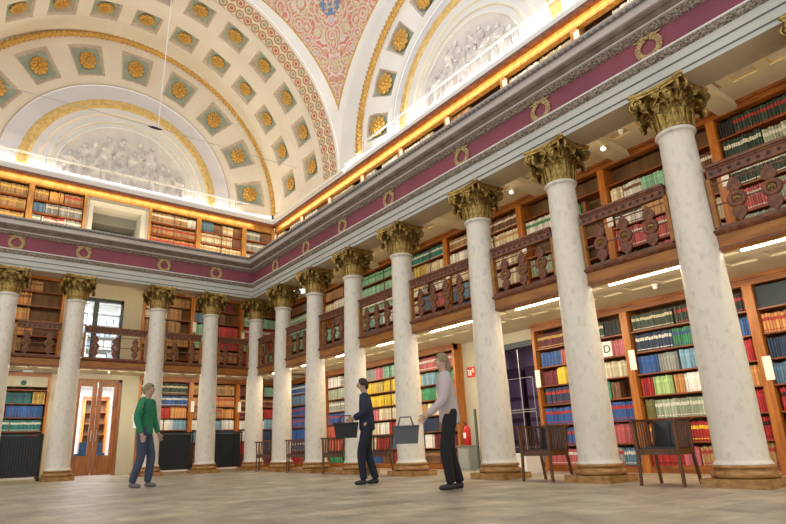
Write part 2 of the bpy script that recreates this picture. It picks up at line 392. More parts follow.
def ring_face(b, P, R0, R1, w0, w1, mi=0, n=72, a0=0, a1=pi):
    """P(r,a,w) -> point; strip between (R0,w0) and (R1,w1)"""
    for k in range(n):
        x, y = a0+(a1-a0)*k/n, a0+(a1-a0)*(k+1)/n
        b.add([P(R0,x,w0), P(R0,y,w0), P(R1,y,w1), P(R1,x,w1)], [(0,1,2,3)], mi)
PF = lambda r, a, w_: (CX+.10+r*cos(a), w_, VC+.10+r*sin(a))       # far lunette frame, w = y
PR = lambda r, a, w_: (w_, CY-.1+r*cos(a), VC+.10+r*sin(a))       # right lunette frame, w = x
def lunette(P, w0, w1, Ro, Ri, Rc, gold, mould, Rp, angs, hh, names):
    # stepped rim
    b = MB(); ring_face(b, P, Ro, Rc+.10, w0, w0); ring_face(b, P, Rc+.10, Rc, w0, w0+.06); struct(b.build('ceiling', VAULT if names=='far' else WHITE, recalc=False))
    # splayed, coffered ring
    b = MB()
    def S(u, v, d):
        t = v; R = Rc+(Ri-Rc)*t; ww = (w0+.06)+(w1-w0-.06)*t+d; return P(R+d*.3, u, ww)
    us = [0]; cof = set()
    for a in angs: us += [dg(a)-hh, dg(a)+hh]; cof.add((len(us)-2, 1))
    us.append(pi); grid_surface(b, S, us, [0, .17, .83, 1], cof, dep=(.04,.09), ins=.10, nu=3)
    struct(b.build('ceiling', [VAULT if names=='far' else WHITE, MOULD, GREEN]))
    # lavender wall field, mouldings
    b = MB(); ring_face(b, P, Ri, Ri-.06, w1, w1-.03, 1); ring_face(b, P, Ri-.06, gold[1], w1, w1, 0)
    ring_face(b, P, gold[0], Rp, w1, w1, 2)
    for r in mould:
        ring_face(b, P, r+.06, r+.02, w1, w1-.04, 2); ring_face(b, P, r+.02, r-.02, w1-.04, w1-.04, 2); ring_face(b, P, r-.02, r-.05, w1-.04, w1, 3)
    struct(b.build('wall_far' if names=='far' else 'wall_right', [LAV, MOULD, WHITE, mat('cream_moulding', (.85,.76,.58), .7)], recalc=False))
    # gold bands: beaded outer, foliate inner
    b = MB(); n = 300
    pts = [P(Rc+.05, pi*k/n, w0+.0) for k in range(n+1)]; b.tube(pts, .1, 6, rf=lambda i: .105 if i % 3 else .065)
    struct(b.build('trim', GOLD))
    b = MB(); n = 120; g0, g1 = gold
    ring_face(b, P, g1, g1-.05, w1, w1-.05, 0, n); ring_face(b, P, g1-.05, g0+.05, w1-.05, w1-.05, 0, n); ring_face(b, P, g0+.05, g0, w1-.05, w1, 0, n)
    struct(b.build('trim', YBAND, recalc=False))
FA = [10+20*k for k in range(9)]; RA = [9.8+20.05*k for k in range(9)]
lunette(PF, .95, 1.28, 5.3, 3.45, 4.90, (2.62, 2.92), (2.42, 2.15), 1.97, FA, dg(6.2), 'far')
lunette(PR, 1.05, 1.30, 5.0, 2.85, 4.05, (2.27, 2.54), (1.98, 1.75), 1.58, RA, dg(6.2), 'right')
b = MB(); b.box(1.04, 1.7, CY+4.9, 1.0, VC-.03, VC+.02); struct(b.build('trim', WHITE))
# lunette reliefs: draped standing and seated figures on a half-round ground
def relief(P, R, w_, label, frame):
    root = empty('relief', P(0, 0, w_)); tag(root, label, 'relief')
    o = Vector(root.location); T = lambda p: tuple(Vector(P(hypot(p[0],p[2]), atan2(p[2],p[0]), w_-p[1]*.7)) - o)
    b = MB(T); n = 40
    b.add([(0,.0,0)]+[(R*cos(pi*k/n), .0, R*sin(pi*k/n)) for k in range(n+1)], [(0,k+1,k+2) for k in range(n)]); b.build('ground', RELB, root, recalc=False)
    b = MB(T); b.tube([(R*cos(pi*k/n), .02, R*sin(pi*k/n)) for k in range(n+1)], .035, 6); b.build('frame', frame, root)
    rnd = random.Random(3); k = -R*.82
    while k < R*.82:
        h = min(sqrt(max(R*R-k*k, .05))*.90, R*.88)*rnd.uniform(.66, 1); hd = R*.05; b = MB(T)
        lean = rnd.uniform(-.12, .12)*h
        prof = [(0,.10),(.25,.085),(.48,.07),(.58,.055),(.72,.085),(.82,.07),(.87,.025)]
        m = 12
        for j in range(len(prof)-1):
            (t0,a0),(t1,a1) = prof[j], prof[j+1]
            for q in range(m):
                A0, A1 = pi*q/m, pi*(q+1)/m
                def pt(t, a, A): 
                    fold = 1+.22*sin(A*9+t*4) if t < .6 else 1
                    return (k+lean*t + a*R*1.15*cos(A), .015+a*R*.55*sin(A)*fold, h*t)
                b.add([pt(t0,a0,A0), pt(t1,a1,A0), pt(t1,a1,A1), pt(t0,a0,A1)], [(0,1,2,3)], 0, True)
        b.ell((k+lean, .05, h*.93), (hd*.8, hd*.7, hd), 10)
        s_ = rnd.choice((-1, 1)); b.tube([(k+lean*.8+s_*R*.04, .05, h*.78), (k+s_*R*.09, .07, h*.62), (k+s_*R*rnd.uniform(-.02,.15), .08, h*rnd.uniform(.5,.72))], R*.022, 6)
        b.build('draped_figure', RELF, root); k += R*rnd.uniform(.10, .16)
relief(PF, 1.96, 1.26, 'pale half-round relief of draped figures on the far end wall', WHITE)
relief(PR, 1.56, 1.28, 'pale half-round relief of draped figures above the right-hand gallery', WHITE)
# flat end wall of the right arch: ring face out to the sphere, then pendentives
b = MB(); ring_face(b, lambda r,a,w_: (w_, CY+r*cos(a), VC+r*sin(a)), 5.0, 4.7, 1.045, 1.045, 0, 80); struct(b.build('wall_right', WHITE, recalc=False))
RS = 7.115
def pend(sgn):
    b = MB(); a_, b_ = 5.08, 4.98; zs = [VC+.02+i*.14 for i in range(38)]; rows = []
    for z in zs:
        rho = sqrt(RS**2-(z-VC)**2)
        if rho <= max(a_, b_)+.02: break
        t0, t1 = math.acos(min(1, a_/rho)), math.asin(min(1, b_/rho))     # t0: right-arch side, t1: far side
        if t1 < t0: t1 = t0 = (t0+t1)/2
        iR = .20/rho; iF = .26/rho*(1+.10*(z-VC))
        p0, p1 = t0+iR, t1-iF; mid = (t0+t1)/2
        if p1 <= p0: p0 = p1 = (p0+p1)/2 if (t0 < (p0+p1)/2 < t1) else mid
        e = min(.06/rho, (p1-p0)/2)
        n = 12
        rows.append((z, rho, [t0, p0, p0+e] + [p0+e+(p1-p0-2*e)*k/n for k in range(1, n)] + [p1-e, p1, t1]))
    def pt(z, rho, t): return (CX+rho*cos(t), CY+sgn*rho*sin(t), z)
    for (z0, r0, A), (z1, r1, B) in zip(rows, rows[1:]):
        for k in range(len(A)-1):
            m_ = 0 if k in (0, len(A)-2) else (2 if k in (1, len(A)-3) else 1)
            if m_ and B[-2]-B[1] < .004: m_ = 0
            i = len(b.f); b.add([pt(z0,r0,A[k]), pt(z0,r0,A[k+1]), pt(z1,r1,B[k+1]), pt(z1,r1,B[k])], [(0,1,2,3)], m_, True)
            cm, cm1 = (A[1]+A[-2])/2, (B[1]+B[-2])/2
            b.uv[i] = [((A[k]-cm)*r0, z0), ((A[k+1]-cm)*r0, z0), ((B[k+1]-cm1)*r1, z1), ((B[k]-cm1)*r1, z1)]
    struct(b.build('ceiling', [WHITE, FRES, GOLD], recalc=False))
pend(1); pend(-1)
# rosettes
def rosette_mesh(R):
    b = MB()
    for ring, (rr, n, hh, off) in enumerate(((R, 10, .05, 0), (R*.62, 8, .085, .3))):
        for k in range(n):
            a = 2*pi*k/n+off; c = (rr*.62*cos(a), rr*.62*sin(a), hh*.6)
            u = Vector((cos(a), sin(a), 0)); v = Vector((-sin(a), cos(a), 0)); pts = []
            for i in range(5):
                for j in range(8):
                    th, ph = pi/2*i/4, 2*pi*j/8
                    p = Vector(c) + u*(rr*.40*cos(th)*cos(ph)) + v*(rr*.30*cos(th)*sin(ph)) + Vector((0,0,hh*sin(th)))
                    pts.append(tuple(p))
            b.add(pts, [(i*8+j, i*8+(j+1)%8, (i+1)*8+(j+1)%8, (i+1)*8+j) for i in range(4) for j in range(8)], 0, True)
    b.ell((0,0,.09), (R*.26, R*.26, .07), 10)
    b.lathe([(R*.7, 0), (R*.66, .03), (.001, .05)], 16)
    o = b.build('rosette', GOLD); me = o.data; bpy.data.objects.remove(o); return me
RM = rosette_mesh(.25)
def place_rosette(loc, nrm, label, group, sx=1, sy=1, up_=(0,0,1)):
    o = link('rosette', RM); z = Vector(nrm).normalized(); x = Vector(up_).cross(z).normalized(); y = z.cross(x)
    m = Matrix((x*sx, y*sy, z)).transposed().to_4x4(); m.translation = Vector(loc); o.matrix_world = m
    tag(o, label, 'rosette', group)
for r_i, (yy, nm) in enumerate(((-.24, 'inner'), (-1.69, 'outer'))):
    for k in range(13):
        a = dg(9.6+13.4*k); p = barrel_S(a, yy, .11)
        place_rosette(p, (-cos(a), 0, -sin(a)), 'gilt rosette in the %s coffer row of the far vault, %s from the right' % (nm, ORD[k]), 'gilt rosettes of the far vault', up_=(0,1,0))
def splay_pt(P, w0, w1, Ri, Rc, a, t=.5, d=.085):
    return P(Rc+(Ri-Rc)*t+d*.3, a, (w0+.06)+(w1-w0-.06)*t+d)
for k, a in enumerate(FA):
    n = Vector(PF(1, dg(a), 0))-Vector(PF(0, 0, 0))
    place_rosette(splay_pt(PF, .95, 1.28, 3.45, 4.90, dg(a), .5, .07), (-n.x*.2, -1, -n.z*.2), 'gilt rosette in the coffer ring around the far relief, %s from the right' % ORD[k], 'gilt rosettes around the far relief', 1.05, 1.2)
for k, a in enumerate(RA[::1]):
    n = Vector(PR(1, dg(a), 0))-Vector(PR(0, 0, 0))
    place_rosette(splay_pt(PR, 1.05, 1.30, 2.85, 4.05, dg(a), .5, .05), (-1, -n.y*.2, -n.z*.2), 'gilt rosette in the coffer ring around the right-hand relief, %s from the left' % ORD[k], 'gilt rosettes around the right-hand relief', 1.15, 1.25)

# ------------------------------------------------------------------ columns
def capital_parts(root):
    b = MB(); b.lathe([(.225,4.44),(.225,4.455),(.20,4.48),(.20,4.72),(.235,4.88),(.30,4.985)], 24)
    cap = b.build('capital', GILT, root)
    b = MB(); H = .385                                       # abacus, concave sides and clipped horns
    out = []
    for q in range(4):
        a = pi/2*q
        for t in (-.92, -.6, -.3, 0, .3, .6, .92):
            r = H - .085*(1-t*t); p = Vector((r, t*H, 0)); out.append((p.x*cos(a)-p.y*sin(a), p.x*sin(a)+p.y*cos(a)))
    lv = [(.93, 4.995), (.95, 5.02), (1.0, 5.035), (1.0, 5.068)]; n = len(out)
    for (s0,z0),(s1,z1) in zip(lv, lv[1:]):
        for k in range(n): b.add([(out[k][0]*s0,out[k][1]*s0,z0),(out[(k+1)%n][0]*s0,out[(k+1)%n][1]*s0,z0),(out[(k+1)%n][0]*s1,out[(k+1)%n][1]*s1,z1),(out[k][0]*s1,out[k][1]*s1,z1)], [(0,1,2,3)])
    b.add([(x*.93,y*.93,4.995) for x, y in out], [tuple(range(n))[::-1]]); b.add([(x,y,5.068) for x, y in out], [tuple(range(n))])
    b.build('abacus', GILT, cap)
    # acanthus leaf: ribbed, lobed strip that curls out at the tip
    def leaf(h, wd, curl):
        b = MB(); path = []; NS = 12
        for i in range(NS+1):
            t = i/NS
            if t < .68: path.append((.226+.02*t, h*t/.68*.86))
            else:
                a = (t-.68)/.32*pi*1.15; path.append((.226+.014+curl*(1-cos(a))*.62, h*.86+curl*.75*sin(a)))
        NC = 8; V = []
        for i, (r, z) in enumerate(path):
            t = i/NS; lob = 1+.20*abs(sin(t*3*pi)); w_ = wd*(.74+.5*sin(pi*min(t*.8+.1,1)))*lob*(1 if t < .8 else 1-(t-.8)*2.2)
            for j in range(NC+1):
                s_ = (j/NC-.5)*2; rib = .016*cos(s_*pi*3) - .030*s_*s_
                V.append((r+rib*(1 if t < .75 else -1), s_*w_/2, z))
        fs = [(i*(NC+1)+j, i*(NC+1)+j+1, (i+1)*(NC+1)+j+1, (i+1)*(NC+1)+j) for i in range(NS) for j in range(NC)]
        b.add(V, fs, 0, True); b.add([(x-.013, y, z-.004) for x, y, z in V], [f[::-1] for f in fs], 0, True)
        tr, tz = path[-3][0], path[-3][1]; b.tube([(tr-.006, -wd*.36, tz-.02), (tr+.012, -wd*.18, tz), (tr+.018, 0, tz+.004), (tr+.012, wd*.18, tz), (tr-.006, wd*.36, tz-.02)], .020, 6)
        b.tube([(path[0][0]+.012,0,0), (path[5][0]+.02,0,path[5][1]), (path[8][0]+.02,0,path[8][1])], .011, 5)
        o = b.build('acanthus_leaf', GILT, recalc=False); me = o.data; bpy.data.objects.remove(o); return me
    l1, l2 = leaf(.25, .135, .115), leaf(.42, .14, .125)
    for k in range(8):
        o = link('acanthus_leaf', l1, cap); o.location = (0,0,4.455); o.rotation_euler = (0,0,2*pi*k/8)
        o = link('acanthus_leaf', l2, cap); o.location = (0,0,4.455); o.rotation_euler = (0,0,2*pi*(k+.5)/8)
    # volutes: a spiral at each corner, in two sheets that meet on the diagonal, and small inner helices
    def spiral(R, turns, stem, r0):
        b = MB(); pts = [(-.16, 0, -.17), (-.11, 0, -.085), (-.05, 0, -.02)] if stem else []
        n = 26
        for k in range(n+1):
            t = k/n; a = pi*.75 - turns*2*pi*t; r = R*(1-.82*t); pts.append((r*cos(a), .0, r*sin(a)))
        b.tube(pts, r0, 6, rf=lambda i: r0*(1.1-.4*i/len(pts))); b.ell((0,0,0), (R*.22, r0*1.6, R*.22), 8)
        o = b.build('volute', GILT); me = o.data; bpy.data.objects.remove(o); return me
    v1, v2 = spiral(.082, 1.6, True, .021), spiral(.045, 1.4, True, .014)
    for q in range(4):
        a = pi/4+q*pi/2
        for s_ in (-1, 1):
            o = link('volute', v1, cap); aa = a+s_*.10; o.location = (.425*cos(aa), .425*sin(aa), 4.905); o.rotation_euler = (0,0,a+s_*.16)
            o = link('volute', v2, cap); aa = q*pi/2+s_*.17; o.location = (.285*cos(aa), .285*sin(aa), 4.92); o.rotation_euler = (0,0,q*pi/2+pi/2+(0 if s_ > 0 else pi))
    b = MB()
    for k in range(6): b.ell((.03, .030*cos(k*pi/3), .030*sin(k*pi/3)), (.02, .022, .022), 6)
    b.ell((.045,0,0), (.018,.018,.018), 6); o = b.build('fleuron', GILT); fm = o.data; bpy.data.objects.remove(o)
    for q in range(4):
        o = link('fleuron', fm, cap); o.location = (.262*cos(q*pi/2), .262*sin(q*pi/2), 5.02); o.rotation_euler = (0,0,q*pi/2)
def make_column():
    root = empty('column')
    b = MB(); b.box(-.34,.34,-.34,.34,0,.095); b.build('plinth', OCHRE, root)
    pf = [(.33,.095)]+[(.30+.042*sin(a), .135-.04*cos(a)) for a in [pi*k/8 for k in range(9)]]+[(.302,.18),(.290,.188),(.288,.198)]+[(.295+.022*sin(a), .219-.020*cos(a)) for a in [pi*k/6 for k in range(7)]]
    b = MB(); b.lathe(pf, 40); b.build('base', OCHRE, root)
    pf = [(.30,.24),(.30,.252),(.280,.264),(.268,.30)]
    for k in range(1, 13): t = k/12; pf.append((.268-.058*t**1.4, .30+4.04*t))
    pf += [(.210,4.36),(.220,4.385),(.238,4.39),(.246,4.41),(.246,4.425),(.236,4.44)]
    b = MB(); b.lathe(pf, 48); b.build('shaft', SHAFT, root)
    capital_parts(root); return root
col0 = make_column(); first = True
def put_column(x, y, label):
    global first
    o = col0 if first else copy_tree(col0); first = False
    o.location = (x, y, 0); tag(o, label, 'column', 'marble columns with gilt capitals')
nr = ['cut off at the right edge of the picture', 'nearest whole one of the right-hand row', 'second whole one of the right-hand row', 'third of the right-hand row, just left of the glazed side door', 'fourth of the right-hand row, just right of the red extinguisher wall', 'fifth of the right-hand row', 'sixth of the right-hand row', 'seventh of the right-hand row']
nr[3] = 'third of the right-hand row, between the extinguisher and the glazed side door'
nr[4] = 'fourth of the right-hand row, between the dark blue walker and the pale pink walker'
for yy, s in zip(RY, nr): put_column(0, yy, 'white marble column with gilt leafy capital, '+s)
put_column(0, 0, 'white marble column with gilt capital in the corner where both rows meet')
for xx, s in zip(FX, ['first left of the corner one, between the two black racks', 'second left of the corner one, right of the wooden double door', 'third left of the corner one, left of the wooden double door', 'at the left edge of the picture, beside the black rack', 'hidden at the far left end of the row']):
    put_column(xx, 0, 'white marble column of the far row, '+s)

# ------------------------------------------------------------------ wreaths on the frieze
def wreath_mesh():
    b = MB(); n = 22
    for k in range(n):
        a = -pi/2+ (k+.5)*2*pi/n
        if abs(a-pi/2) < .2: continue
        for s_, rr in ((1,.17),(-1,.128),(0,.15)):
            b.ell((rr*cos(a), -.02-.008*(s_==0), rr*sin(a)), (.027,.022,.029), 6)
    pts = [(.15*cos(a), -.01, .15*sin(a)) for a in [pi*2*k/24 for k in range(24)]]; b.tube(pts, .022, 6, closed=True)
    o = b.build('wreath', WRE); me = o.data; bpy.data.objects.remove(o)
    b = MB()
    for s_ in (-1, 1): b.tube([(0,-.02,.16),(s_*.06,-.035,.17),(s_*.13,-.03,.145),(s_*.19,-.02,.165)], .02, 5, rf=lambda i: .022-.003*i)
    b.ell((0,-.03,.14), (.025,.02,.02), 6); o = b.build('ribbon', WRE); m2 = o.data; bpy.data.objects.remove(o); return me, m2
WM, WR = wreath_mesh()
def put_wreath(loc, rz, label):
    r = empty('wreath', loc, rz); link('leaves', WM, r); link('ribbon', WR, r); tag(r, label, 'wreath', 'gilt wreaths on the purple frieze')
for i, yy in enumerate(RY[1:]): put_wreath((-.25, yy, 5.69), -pi/2, 'gilt wreath with ribbon on the purple frieze, %s from the right along the right-hand row' % ORD[i])
for i, xx in enumerate(FX[:4]): put_wreath((xx, -.25, 5.69), 0, 'gilt wreath with ribbon on the far purple frieze, %s left of the corner' % ORD[i])

# ------------------------------------------------------------------ balustrades
def leaf_mesh():
    b = MB(); nr_, nc = 8, 8; V = []
    for i in range(nr_+1):
        t = i/nr_; w_ = .078*sin(pi*min(1, t**.75))+.004
        for j in range(nc+1):
            s_ = (j/nc-.5)*2; V.append((s_*w_, -.012-.018*(1-s_*s_)-.006*cos(s_*12+0)*1, -.105+.21*t - .02*abs(s_)))
    fs = [(i*(nc+1)+j, i*(nc+1)+j+1, (i+1)*(nc+1)+j+1, (i+1)*(nc+1)+j) for i in range(nr_) for j in range(nc)]
    b.add(V, fs, 0, True); b.add([(x,.012,z) for x,y,z in V], [f[::-1] for f in fs])
    o = b.build('palmette', DWOOD); me = o.data; bpy.data.objects.remove(o); return me
PALM = leaf_mesh()
def ring_meshes():
    b = MB(); n = 24; b.tube([(.078*cos(2*pi*k/n), 0, .078*sin(2*pi*k/n)) for k in range(n)], .032, 8, closed=True)
    o = b.build('ring', DWOOD); a = o.data; bpy.data.objects.remove(o)
    b = MB(); b.ell((0,-.01,0), (.018,.02,.018), 8)
    for k in range(8): b.ell((.034*cos(k*pi/4), -.006, .034*sin(k*pi/4)), (.014,.012,.014), 6)
    o = b.build('rosette', GILT); c = o.data; bpy.data.objects.remove(o); return a, c
RING, ROS = ring_meshes()
b = MB(); b.ell((0,0,0), (.024,.016,.024), 6); o = b.build('bead', mat('dark_bead', (.06,.025,.02), .5)); BEAD = o.data; bpy.data.objects.remove(o)
def balustrade(L, loc, rz, label, pos=(-.37, 0, .37)):
    """local x runs along the rail, -y faces the hall"""
    root = empty('balustrade', loc, rz); h = L/2; tag(root, label, 'railing', 'carved wooden gallery balustrades')
    b = MB(); b.box(-h, h, -.065, .045, .825, .86); b.box(-h, h, -.045, .03, .80, .825); b.box(-h, h, -.03, .03, .70, .80)
    b.box(-h, h, -.042, .03, .685, .705); b.build('top_rail', DWOOD, root)
    n = int(L/.105)
    for k in range(n): q = link('bead', BEAD, root); q.location = (-h+(k+.5)*L/n, -.03, .75)
    b = MB(); b.box(-h, h, -.05, .03, -.005, .045); b.build('base_rail', DWOOD, root)
    for s_ in (-1, 1): b = MB(); b.box(s_*h-.025, s_*h+.025, -.035, .03, .045, .69); b.build('post', FASC, root)
    b = MB(); b.box(-h, h, -.008, .008, .325, .345); b.box(-h, h, -.008, .008, .60, .615); b.build('cross_bar', DWOOD, root)
    for x in pos:
        m_ = link('medallion', RING, root); m_.location = (x, -.01, .335); r = link('rosette', ROS, m_)
        r['label'] = 'gilt centre'
        for s_ in (-1, 1):
            p = link('palmette', PALM, m_); p.location = (0, 0, s_*.205)
            if s_ < 0: p.rotation_euler = (0, pi, 0)
ys = RY + [0]
nb = ['at the right edge of the picture', 'between the two nearest columns', 'one bay left of the nearest pair of columns', 'in the wide bay above the glazed side door', 'one bay left of the wide bay, over the pink walker', 'over the chair behind the dark blue walker', 'second bay from the corner on the right side', 'corner bay on the right side']
nb = ['at the right edge of the picture', 'between the two nearest whole columns', 'above the second chair from the right', 'in the wide bay above the glazed side door', 'between the fourth and fifth right-hand columns', 'between the fifth and sixth right-hand columns', 'between the sixth and seventh right-hand columns', 'next to the corner on the right side']
for i in range(8):
    a, c = ys[i], ys[i+1]; L = c-a-.54; wide = L > 1.6
    balustrade(L, (.0, (a+c)/2, 2.955), -pi/2, 'brown carved balustrade with ring ornaments '+nb[i], (-.55,-.18,.18,.55) if wide else (-.37,0,.37))
xs = [0]+FX
nb = ['next to the corner on the far side', 'of the far gallery, second from the corner', 'of the far gallery, above the wooden double door', 'of the far gallery, left of the door bay', 'at the far left end of the far gallery']
for i in range(5):
    a, c = xs[i+1], xs[i]; L = c-a-.54; wide = L > 1.4
    balustrade(L, ((a+c)/2, .0, 2.955), 0, 'brown carved balustrade with ring ornaments '+nb[i], (-.5,-.0,.5) if wide else (-.25,.25))
# LED strips under the balcony
for i in range(8):
    a, c = ys[i]+.33, ys[i+1]-.3; b = MB(); b.box(.43, .46, a, c, 2.768, 2.79)
    o = b.build('strip_light', LED); tag(o, 'warm glowing strip light under the balcony '+['at the right edge','between the two nearest columns','above the second chair from the right','over the glazed side door bay','between the fourth and fifth right-hand columns','between the fifth and sixth right-hand columns','between the sixth and seventh right-hand columns','beside the corner on the right'][i], 'light', 'strip lights under the balcony')
for i in range(5):
    a, c = xs[i+1]+.3, xs[i]-.3; b = MB(); b.box(a, c, .43, .46, 2.768, 2.79)
    o = b.build('strip_light', LED); tag(o, 'warm glowing strip light under the far balcony '+['beside the corner','between the two black racks columns','over the wooden double door','over the leftmost black rack','at the far left'][i], 'light', 'strip lights under the balcony')

# ------------------------------------------------------------------ bookcases and books
COLS = dict(maroon=(.16,.025,.035), red=(.48,.03,.035), pinkred=(.50,.12,.13), pink=(.62,.18,.24), blue=(.04,.12,.38), navy=(.03,.05,.11), steel=(.12,.22,.34), sky=(.22,.40,.55), teal=(.03,.22,.22), green=(.05,.27,.13), mint=(.28,.55,.42), lime=(.42,.60,.26), sage=(.36,.42,.32), darkgreen=(.045,.08,.06), olive=(.22,.21,.08), cream=(.74,.66,.48), white=(.78,.78,.76), tan=(.50,.30,.13), orange=(.66,.32,.11), brown=(.19,.09,.045), yellow=(.80,.58,.05), grey=(.30,.31,.31), black=(.02,.02,.025), leather=(.42,.24,.11), gold=(.62,.45,.12), coral=(.60,.14,.09))
NAMES = dict(pinkred='rose red', pink='pink', navy='navy blue', steel='slate blue', sky='pale blue', darkgreen='dark green', mint='mint green', lime='pale green', sage='grey green', olive='olive', leather='tan leather', coral='coral red')
BOOKS = []
def T_right(e): return lambda u, d, z: (e+d, u, z)
def T_far(e): return lambda u, d, z: (u, e+d, z)
SHORT = {1:'lower case at right picture edge', 2:'lower case between nearest two columns', 3:'lower case right of glazed door', 4:'lower case behind the pink walker', 5:'lower case behind the navy walker', 6:'lower case between fifth and sixth columns', 7:'lower right case nearest the corner', 8:'far lower case nearest the corner', 9:'far lower case behind right rack', 10:'far lower case behind left rack', 11:'far lower case left of door', 12:'far lower case at left edge',
 21:'gallery case at right picture edge', 22:'gallery case between nearest two columns', 23:'gallery case above the second chair', 24:'gallery case above the glazed door', 25:'gallery case between fourth and fifth columns', 26:'gallery case between fifth and sixth columns', 27:'gallery case between sixth and seventh columns', 28:'right gallery case nearest the corner', 29:'far gallery case nearest the corner', 30:'far gallery case second from corner', 31:'far gallery case right of doors', 32:'far gallery case left of doors', 33:'far gallery case at left edge', 50:'top far case nearest the corner', 51:'top far case second from corner', 52:'top case right of white opening', 53:'top case left of white opening', 54:'top case at the left edge'}
def fill(T, u0, u1, z, hmax, spec, row, rnd, side, seed=0, dens=1.0):
    """spec: 'blue/red:.4 gap:.1 ...' shares of the shelf length"""
    u = u0; L = u1-u0; items = []
    for s in spec.split():
        c, f = s.split(':'); items.append((c, float(f)))
    tot = sum(f for _, f in items)
    if side == 'right': items = items[::-1]          # listed as seen from left to right, u grows to the left there
    for c, f in items:
        end = u + L*f/tot
        if c == 'gap': u = end; continue
        base, band = (c.split('/')+[None])[:2]; varied = base == 'mix'
        hr = rnd.uniform(.80, .93)*hmax; wr = rnd.uniform(.030, .046)*dens
        while True:
            w_ = wr*rnd.uniform(.85, 1.2)
            if varied: w_ = rnd.uniform(.022, .05); hr = rnd.uniform(.66, .93)*hmax
            if u+w_ > end+.004: break
            bc = rnd.choice(['maroon','brown','navy','darkgreen','cream','red','steel','tan','grey']) if varied else base
            k = rnd.uniform(.62, 1.3); col = tuple(min(1, v*k) for v in COLS[bc])
            BOOKS.append(dict(T=T, u=u, w=w_*.93, z=z, h=min(hr*rnd.uniform(.955, 1.03), hmax*.97), d=rnd.uniform(.17, .2), f=rnd.uniform(.035, .05), c=col, band=band, name=bc, mixed=varied, row=row, seed=seed))
            u += w_
        u = end
BANDC = dict(gold=(.62,.42,.10), red=(.45,.04,.04), black=(.02,.02,.02), white=(.75,.73,.66), cream=(.7,.62,.45), green=(.05,.25,.12), yellow=(.85,.6,.04), blue=(.05,.1,.3))
def bookcase(T, u0, u1, z0, zs, top, rows, name, side, seed, plates=(), wpil=.13, wood=None,  depth=.34, board=None, divider=True, head=.14):
    rnd = random.Random(seed); W1, W2 = (wood, wood) if wood else (WOOD, WOODH)
    root = empty('bookcase', T((u0+u1)/2, 0, z0)); O = Vector(root.location)
    tag(root, 'brown wooden bookcase '+name, 'bookcase', 'wooden bookcases')
    def mk(f, nm, mt, par=root, **k):
        b = MB(lambda p: tuple(Vector(T(p[0], p[1], p[2]))-O)); f(b); return b.build(nm, mt, par)
    hw = wpil/2
    mk(lambda b: b.box(u0+hw*.3, u1-hw*.3, depth-.02, depth, z0, top), 'back_panel', BACKW)
    for uu, s_ in ((u0, 1), (u1, -1)):
        a, c = sorted((uu, uu+s_*hw)); mk(lambda b: b.box(a, c, -.03, depth-.02, z0, top), 'upright', W1)
    mk(lambda b: b.box(u0, u1, -.035, .10, top-head, top-(.09 if wood else .055)), 'header', W2)
    mk(lambda b: b.box(u0, u1, -.15 if wood else -.075, .10, top-(.09 if wood else .055), top), 'crown', DWOOD if wood else WOODH)
    mk(lambda b: b.box(u0+hw, u1-hw, -.02, depth-.02, z0, zs[0]-.022), 'plinth', WOODH)
    for z in zs: mk(lambda b: b.box(u0+hw, u1-hw, .0, depth-.02, z-.022, z), 'shelf', SHELFW)
    if divider and u1-u0 > 1.2:
        mid = (u0+u1)/2+(-.38 if side == 'right' else 0); mk(lambda b: b.box(mid-.009, mid+.009, -.006, .012, zs[0], top-head), 'divider', CHW)
    for uu, zz in plates:
        uu = min(max(uu, u0+.058), u1-.058); mk(lambda b: b.box(uu-.055, uu+.055, -.045, -.03, zz-.17, zz+.17), 'label_plate', PAPER)
    zz = list(zs)+[top-head]
    for i, spec in enumerate(rows):
        if not spec: continue
        if spec == 'board':
            mk(lambda b: b.box(u0+hw+.01, u1-hw-.01, .05, .07, zz[i]+.004, zz[i+1]-.03), 'closed_board', NAVYB); continue
        fill(T, u0+hw+.012, u1-hw-.012, zz[i], zz[i+1]-zz[i]-.022, spec, i, rnd, side, seed)
LZ = [.12, .48, .86, 1.235, 1.60, 1.97, 2.335]; LT = 2.84
GZ = [2.97, 3.41, 3.84, 4.27, 4.70, 5.12]; GT = 5.62
TR21, TF21, TR12, TF12 = T_right(2.1), T_far(2.1), T_right(1.2), T_far(1.2)
P_ = 'gap'
bookcase(TR21, -14.66, -12.68, 0, LZ, LT, ['tan/red:.5 cream:.3 red:.2', 'red/yellow:1', 'red/black:.3 blue:.7', 'steel:.6 navy:.4', 'navy:.5 steel:.5', 'orange/red:1', 'orange/red:1'][:6]+['board'], 'on the ground floor at the right edge of the picture', 'right', 1, plates=[(-12.70,1.46)])
bookcase(TR21, -12.68, -10.70, 0, LZ, LT,
    ['red/black:.28 pink:.14 tan/red:.18 cream/red:.12 red:.16 tan/red:.12', 'pinkred/yellow:.35 red/yellow:.40 red/black:.25', 'olive:.10 sage/white:.66 red:.24', 'red:.12 lime:.18 orange:.10 white:.24 cream:.16 orange:.2', 'blue:.20 grey:.18 sky:.32 red:.30', 'navy/white:.36 green/blue:.2 steel:.2 blue:.24', 'darkgreen/cream:.40 darkgreen/red:.4 black/red:.2'],
    'on the ground floor behind the chair between the two nearest whole columns', 'right', 2, plates=[(-10.74,1.85)])
bookcase(TR21, -10.70, -8.70, 0, LZ, LT,
    ['pinkred/white:.42 pink:.16 grey/red:.24 steel/white:.18', 'blue/red:.5 pinkred:.5', 'blue/red:.55 blue/red:.45', 'navy/red:.5 green:.28 brown:.10 gap:.12', 'maroon:.2 yellow:.24 cream:.56', 'blue:.28 coral:.28 white:.14 pink:.30', 'maroon/gold:.5 darkgreen/white:.3 black:.2'],
    'on the ground floor right of the glazed side door', 'right', 3, plates=[(-8.74,1.75)])
